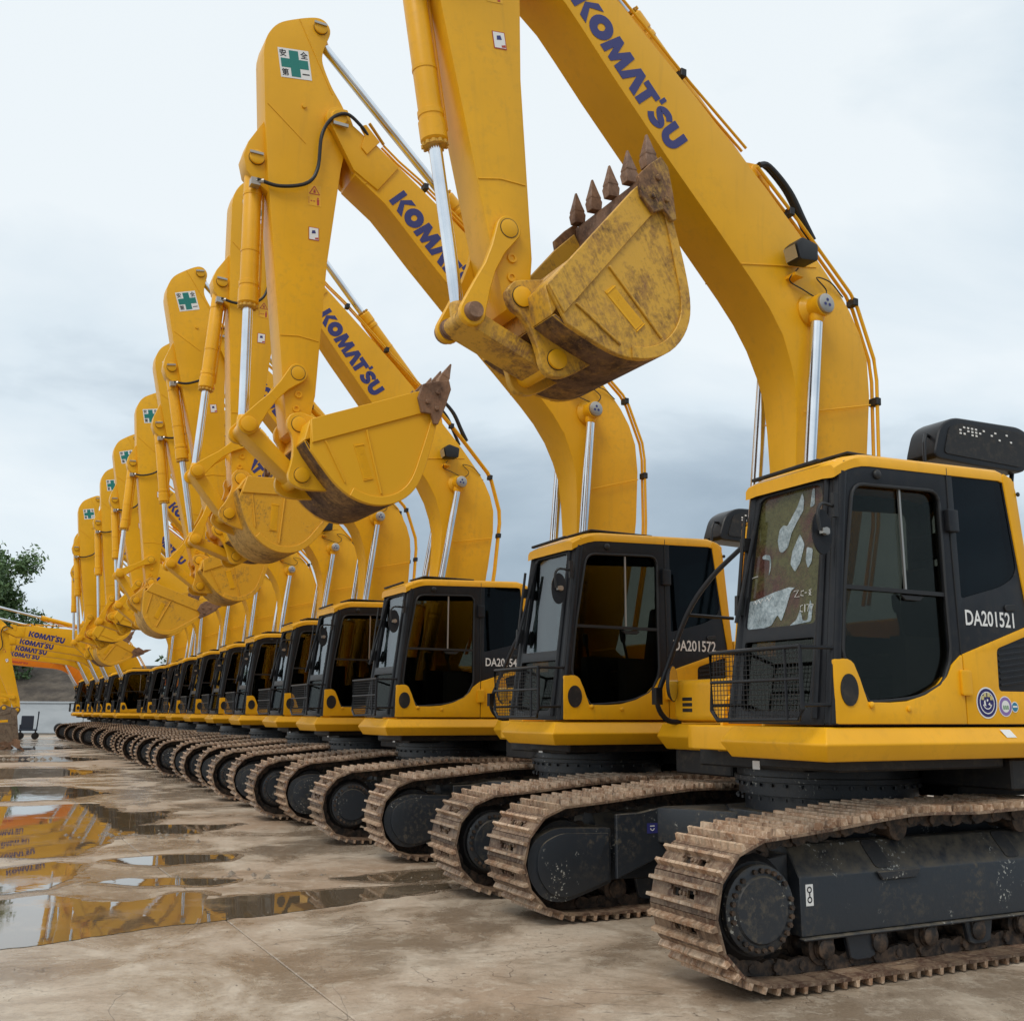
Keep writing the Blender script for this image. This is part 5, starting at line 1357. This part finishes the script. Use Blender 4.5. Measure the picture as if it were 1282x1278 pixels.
PUD = {
    'a': [(-4.9, 6.2), (-3.06, 6.50), (-2.65, 6.82), (-2.27, 7.13), (-1.95, 7.4), (-1.38, 7.85), (-0.87, 8.40), (-0.48, 8.74), (-0.52, 8.98), (-1.22, 8.72), (-1.98, 8.42), (-2.31, 8.2), (-2.46, 8.50), (-2.61, 8.5), (-2.72, 8.25), (-2.84, 8.08), (-3.14, 8.08), (-3.57, 8.35), (-3.83, 8.11), (-5.0, 7.6)],
    'b': [(-6.4, 8.9), (-4.54, 9.65), (-4.3, 10.1), (-4.0, 9.95), (-3.72, 9.2), (-3.66, 8.62), (-3.91, 8.40), (-5.2, 7.95)],
    'c': [(-7.6, 10.4), (-5.4, 10.5), (-4.58, 10.3), (-4.3, 10.6), (-4.39, 11.5), (-4.53, 12.2), (-3.66, 12.45), (-3.40, 13.64), (-3.96, 13.35), (-4.70, 13.3), (-4.60, 14.3), (-4.9, 15.2), (-5.47, 14.9), (-6.3, 16.3), (-7.1, 15.9), (-8.9, 15.2)],
    'd': [(-3.9, 10.2), (-3.45, 9.98), (-3.21, 9.93), (-2.73, 10.21), (-2.75, 10.72), (-3.46, 10.62)],
    'e': [(-3.45, 8.95), (-2.96, 8.78), (-2.87, 8.88), (-2.46, 8.82), (-2.25, 9.12), (-2.77, 9.2), (-3.24, 9.18)],
    'f': [(-9.8, 16.2), (-7.94, 16.6), (-7.1, 17.14), (-7.0, 18.4), (-8.5, 20.0), (-11.2, 19.3)],
    'g': [(-13.5, 21.2), (-10.62, 21.96), (-9.68, 22.85), (-9.4, 24.71), (-11.0, 25.95), (-15, 25.6)],
    'h': [(-1.55, 9.22), (-0.57, 9.80), (-0.20, 9.6), (-0.85, 9.02)],
    'i': [(-15.8, 28.5), (-12.6, 29.4), (-11.9, 31.0), (-13.8, 32.6), (-18, 31.8)],
    'j': [(-20.5, 37.5), (-16.9, 38.2), (-16.2, 40.2), (-18.9, 42.0), (-23.5, 41.2)],
}


def puddle(poly, grow, z, mat, name, seed):
    k = len(poly); c_ = sum((Vector(q) for q in poly), Vector((0, 0))) / k; pts = []
    area = sum(Vector(poly[i]).cross(Vector(poly[(i + 1) % k])) for i in range(k)); sg = 1 if area > 0 else -1
    for i in range(k):
        a, b = Vector(poly[i]), Vector(poly[(i + 1) % k]); n = max(2, int((b - a).length / 0.035)); dn = (b - a).normalized(); out = Vector((dn.y, -dn.x)) * sg
        for j in range(n):
            q = a.lerp(b, j / n); sc_ = 0.06 if q.length < 12 else 0.16
            nv = noise.noise_vector(Vector((q.x * 2.3, q.y * 2.3, 1.7))) + noise.noise_vector(Vector((q.x * 7, q.y * 7, 4.1))) * 0.5 + noise.noise_vector(Vector((q.x * 21, q.y * 21, seed))) * 0.28
            g = grow * (0.35 + 1.3 * max(0.0, 0.5 + noise.noise(Vector((q.x * 1.7, q.y * 1.7, 9.0 + seed)))))
            pts.append((q.x + nv.x * sc_ + out.x * g, q.y + nv.y * sc_ + out.y * g))
    mb = MB(); tr_ = tessellate_polygon([[Vector((a, b, 0)) for a, b in pts]])
    mb.add([(a, b, z) for a, b in pts], [tuple(t_) for t_ in tr_])
    obj(name, mb.mesh(name, [mat]), kind='structure')


for q_, (kx, poly) in enumerate(PUD.items()):
    puddle(poly, 0.09 if abs(poly[0][1]) < 14 else 0.2, 0.0010 + 0.00012 * q_, 'damp', 'damp_patch', 2.0)
    puddle(poly, 0.0, 0.0030, 'water', 'puddle', 5.0)

# loose stones and clods
s = MB(); rs = random.Random(3)
spots = [((-0.35, 9.25), 0.35, 40, 0.012), ((-4.35, 12.15), 0.45, 26, 0.035), ((-2.2, 9.3), 0.3, 14, 0.03), ((-14.4, 30.9), 0.6, 30, 0.07), ((0.2, 6.4), 2.2, 60, 0.006), ((-1.6, 6.6), 1.6, 50, 0.007), ((-1.1, 9.0), 0.5, 50, 0.010)]
for (c_, sp, n, sz) in spots:
    for i in range(n):
        x, y = c_[0] + rs.gauss(0, sp), c_[1] + rs.gauss(0, sp * 0.5); r = sz * rs.uniform(0.4, 1.3)
        vs2 = [(x + r * rs.uniform(0.7, 1.2) * math.cos(a), y + r * rs.uniform(0.7, 1.2) * math.sin(a), 0.001) for a in (0, 1.3, 2.5, 3.8, 5.0)] + [(x, y, r * rs.uniform(0.5, 1.0))]
        s.add(vs2, [(i2, (i2 + 1) % 5, 5) for i2 in range(5)])
tag(obj('gravel', s.mesh('gravel', ['stone'])), 'loose stones and clods of earth scattered on the concrete', 'stones', kind='stuff')

# boundary wall and embankment
s = MB(); wy = 66.0
wall = bpy.data.objects.new('boundary_wall', None); COL.objects.link(wall); wall.location = (-30, wy, 0)
tag(wall, 'long pale grey boundary wall at the far end of the yard', 'wall')
pm = MB().box((-2.98, -0.10, 0.0), (2.98, 0.10, 1.86)).mesh('wall_panel', ['wall'], 0.02, 1)
pc = MB().box((-3.0, -0.16, 1.86), (3.0, 0.16, 1.97)).mesh('coping', ['wall'], 0.01, 1)
pp_ = MB().box((-0.18, -0.20, 0.0), (0.18, 0.20, 1.86)).mesh('wall_pier', ['wall'], 0.02, 1)
for i in range(-6, 8):
    obj('wall_panel', pm, wall, (i * 6.0, 0, 0)); obj('coping', pc, wall, (i * 6.0, 0, 0))
    if i % 2: obj('pier', pp_, wall, (i * 6.0 + 3, -0.02, 0))
s = MB(); NX, NY = 120, 14
for j in range(NY):
    for i in range(NX):
        x = -110 + i * 1.6; y = wy + 3 + j * 1.7
        z = 4.75 * min(1, (j / 5.0)) ** 0.7 + 0.28 * noise.noise(Vector((x * 0.22, y * 0.3, 0))) + 0.15 * noise.noise(Vector((x * 0.9, y * 0.9, 3)))
        s.v.append((x, y, z - (0.6 if j == 0 else 0)))
for j in range(NY - 1):
    for i in range(NX - 1):
        a = j * NX + i; s.f.append([a, a + 1, a + NX + 1, a + NX]); s.m.append(0)
obj('embankment', s.mesh('embankment', ['earth'], smooth=80), kind='structure', label='dark earth embankment behind the pale wall')


# trees
def tree(x, y, h, crown_r, label, seed, group, n=5200, leaf=0.16, z0=0.0):
    rr = random.Random(seed)
    root = bpy.data.objects.new('leafy_tree', None); COL.objects.link(root); root.location = (x, y, z0)
    tag(root, label, 'tree', group)
    tb_ = MB(); limbs = []
    tb_.tube([(0, 0, 0), (0.1, 0.05, h * 0.3), (-0.05, 0.1, h * 0.6), (0.05, 0, h * 0.9)], [h * 0.022, h * 0.017, h * 0.011, h * 0.004], 8)
    for i in range(16):
        z = h * (0.25 + 0.6 * i / 16); a = i * 2.4 + rr.uniform(-0.3, 0.3); L = crown_r * rr.uniform(0.62, 1.0) * (1.1 - 0.55 * (z / h))
        e = Vector((math.cos(a) * L, math.sin(a) * L, z + L * rr.uniform(0.5, 0.9)))
        tb_.tube([(0, 0, z), tuple(Vector((0, 0, z)).lerp(e, 0.5) + Vector((0, 0, -0.1))), tuple(e)], [h * 0.007, h * 0.005, h * 0.0015], 6)
        limbs.append((Vector((0, 0, z)), e))
    obj('trunk', tb_.mesh('trunk', ['bark']), root)
    lf = MB(); cl = []
    for a, b in limbs:
        for k_ in range(13):
            t_ = rr.uniform(0.30, 1.0); c_ = a.lerp(b, t_) + Vector([rr.gauss(0, crown_r * 0.13) for _ in range(3)]); cl.append((c_, crown_r * rr.uniform(0.12, 0.24)))
    for i in range(9): cl.append((Vector((rr.gauss(0, 0.25), rr.gauss(0, 0.25), h * rr.uniform(0.8, 1.0))), crown_r * 0.15))
    for i in range(n):
        c_, r_2 = rr.choice(cl)
        d = Vector([rr.gauss(0, 1) for _ in range(3)]); d = d / max(d.length, 0.1) * r_2 * rr.uniform(0.2, 1.1) ** 0.6
        p = c_ + d; sz = leaf * rr.uniform(0.6, 1.3)
        u_ = Vector([rr.gauss(0, 1) for _ in range(3)]).normalized(); v_ = u_.cross(Vector([rr.gauss(0, 1) for _ in range(3)])).normalized()
        lf.add([p - u_ * sz, p + v_ * sz * 0.45, p + u_ * sz, p - v_ * sz * 0.45], [(0, 1, 2, 3)])
    obj('crown', lf.mesh('crown', ['leaf'], smooth=5), root)


TG = 'leafy trees behind the wall'
tree(-38.9, 74.0, 13.6, 5.0, 'tall leafy green tree at the left edge rising behind the lowered booms', 5, TG, 34000, 0.17, 0.0)
tree(-49.0, 78.0, 12.0, 5.5, 'leafy green tree further left behind the wall, mostly out of view', 11, TG, 3000, 0.26, 0.0)
tree(-24.6, 80.0, 9.0, 2.6, 'small green tree glimpsed between the booms above the cabs', 8, TG, 3000, 0.22, 0.0)
tree(-20.0, 84.0, 8.0, 2.6, 'narrow green tree hidden low behind the middle cabs', 9, TG, 2500, 0.22, 0.0)

# hand trolley by the lowered bucket and an old tyre on the ground
tr0 = bpy.data.objects.new('hand_trolley', None); COL.objects.link(tr0); tr0.location = (-24.0, 52.0, 0); tr0.rotation_euler = (0, 0, 0.4)
tag(tr0, 'small dark blue wheeled trolley standing in front of the far wall', 'trolley')
M['trolley'] = NT('dark_blue_metal').bsdf((0.03, 0.045, 0.075), 0.5)
s = MB().box((-0.42, -0.28, 0.42), (0.42, 0.28, 0.50)); s.box((-0.34, -0.24, 0.50), (0.22, 0.24, 1.15)); s.box((-0.40, -0.26, 0.50), (-0.34, 0.26, 0.72))
obj('platform', s.mesh('platform', ['trolley'], 0.02, 1), tr0)
s = MB().tube([(0.38, -0.24, 0.50), (0.42, -0.24, 1.35), (0.42, 0.24, 1.35), (0.38, 0.24, 0.50)], 0.03, 8); s.tube([(0.40, -0.24, 0.95), (0.40, 0.24, 0.95)], 0.02, 8)
obj('handle', s.mesh('handle', ['trolley']), tr0)
wh = MB().lathe((0, -0.05, 0), (0, 1, 0), [(0, 0.10), (0.01, 0.17), (0.09, 0.17), (0.10, 0.10)], 18); wh.box((-0.03, -0.06, 0.0), (0.03, 0.06, 0.25))
whm = wh.mesh('wheel', ['rubber'])
for x_, y_ in ((0.34, 0.24), (0.34, -0.24), (-0.34, 0.24), (-0.34, -0.24)): obj('wheel', whm, tr0, (x_, y_, 0.17))
s = MB(); tp_ = []
for i in range(24):
    a = 2 * math.pi * i / 24; tp_.append((0.24 * math.cos(a), 0.0, 0.33 + 0.24 * math.sin(a)))
s.tube(tp_, 0.085, 10, closed=True)
ty = obj('old_tyre', s.mesh('old_tyre', ['rubber']), None, (-27.9, 64.6, 0), (0, 0, 0.3))
tag(ty, 'old black tyre standing against the pale wall left of the tracks', 'tyre')
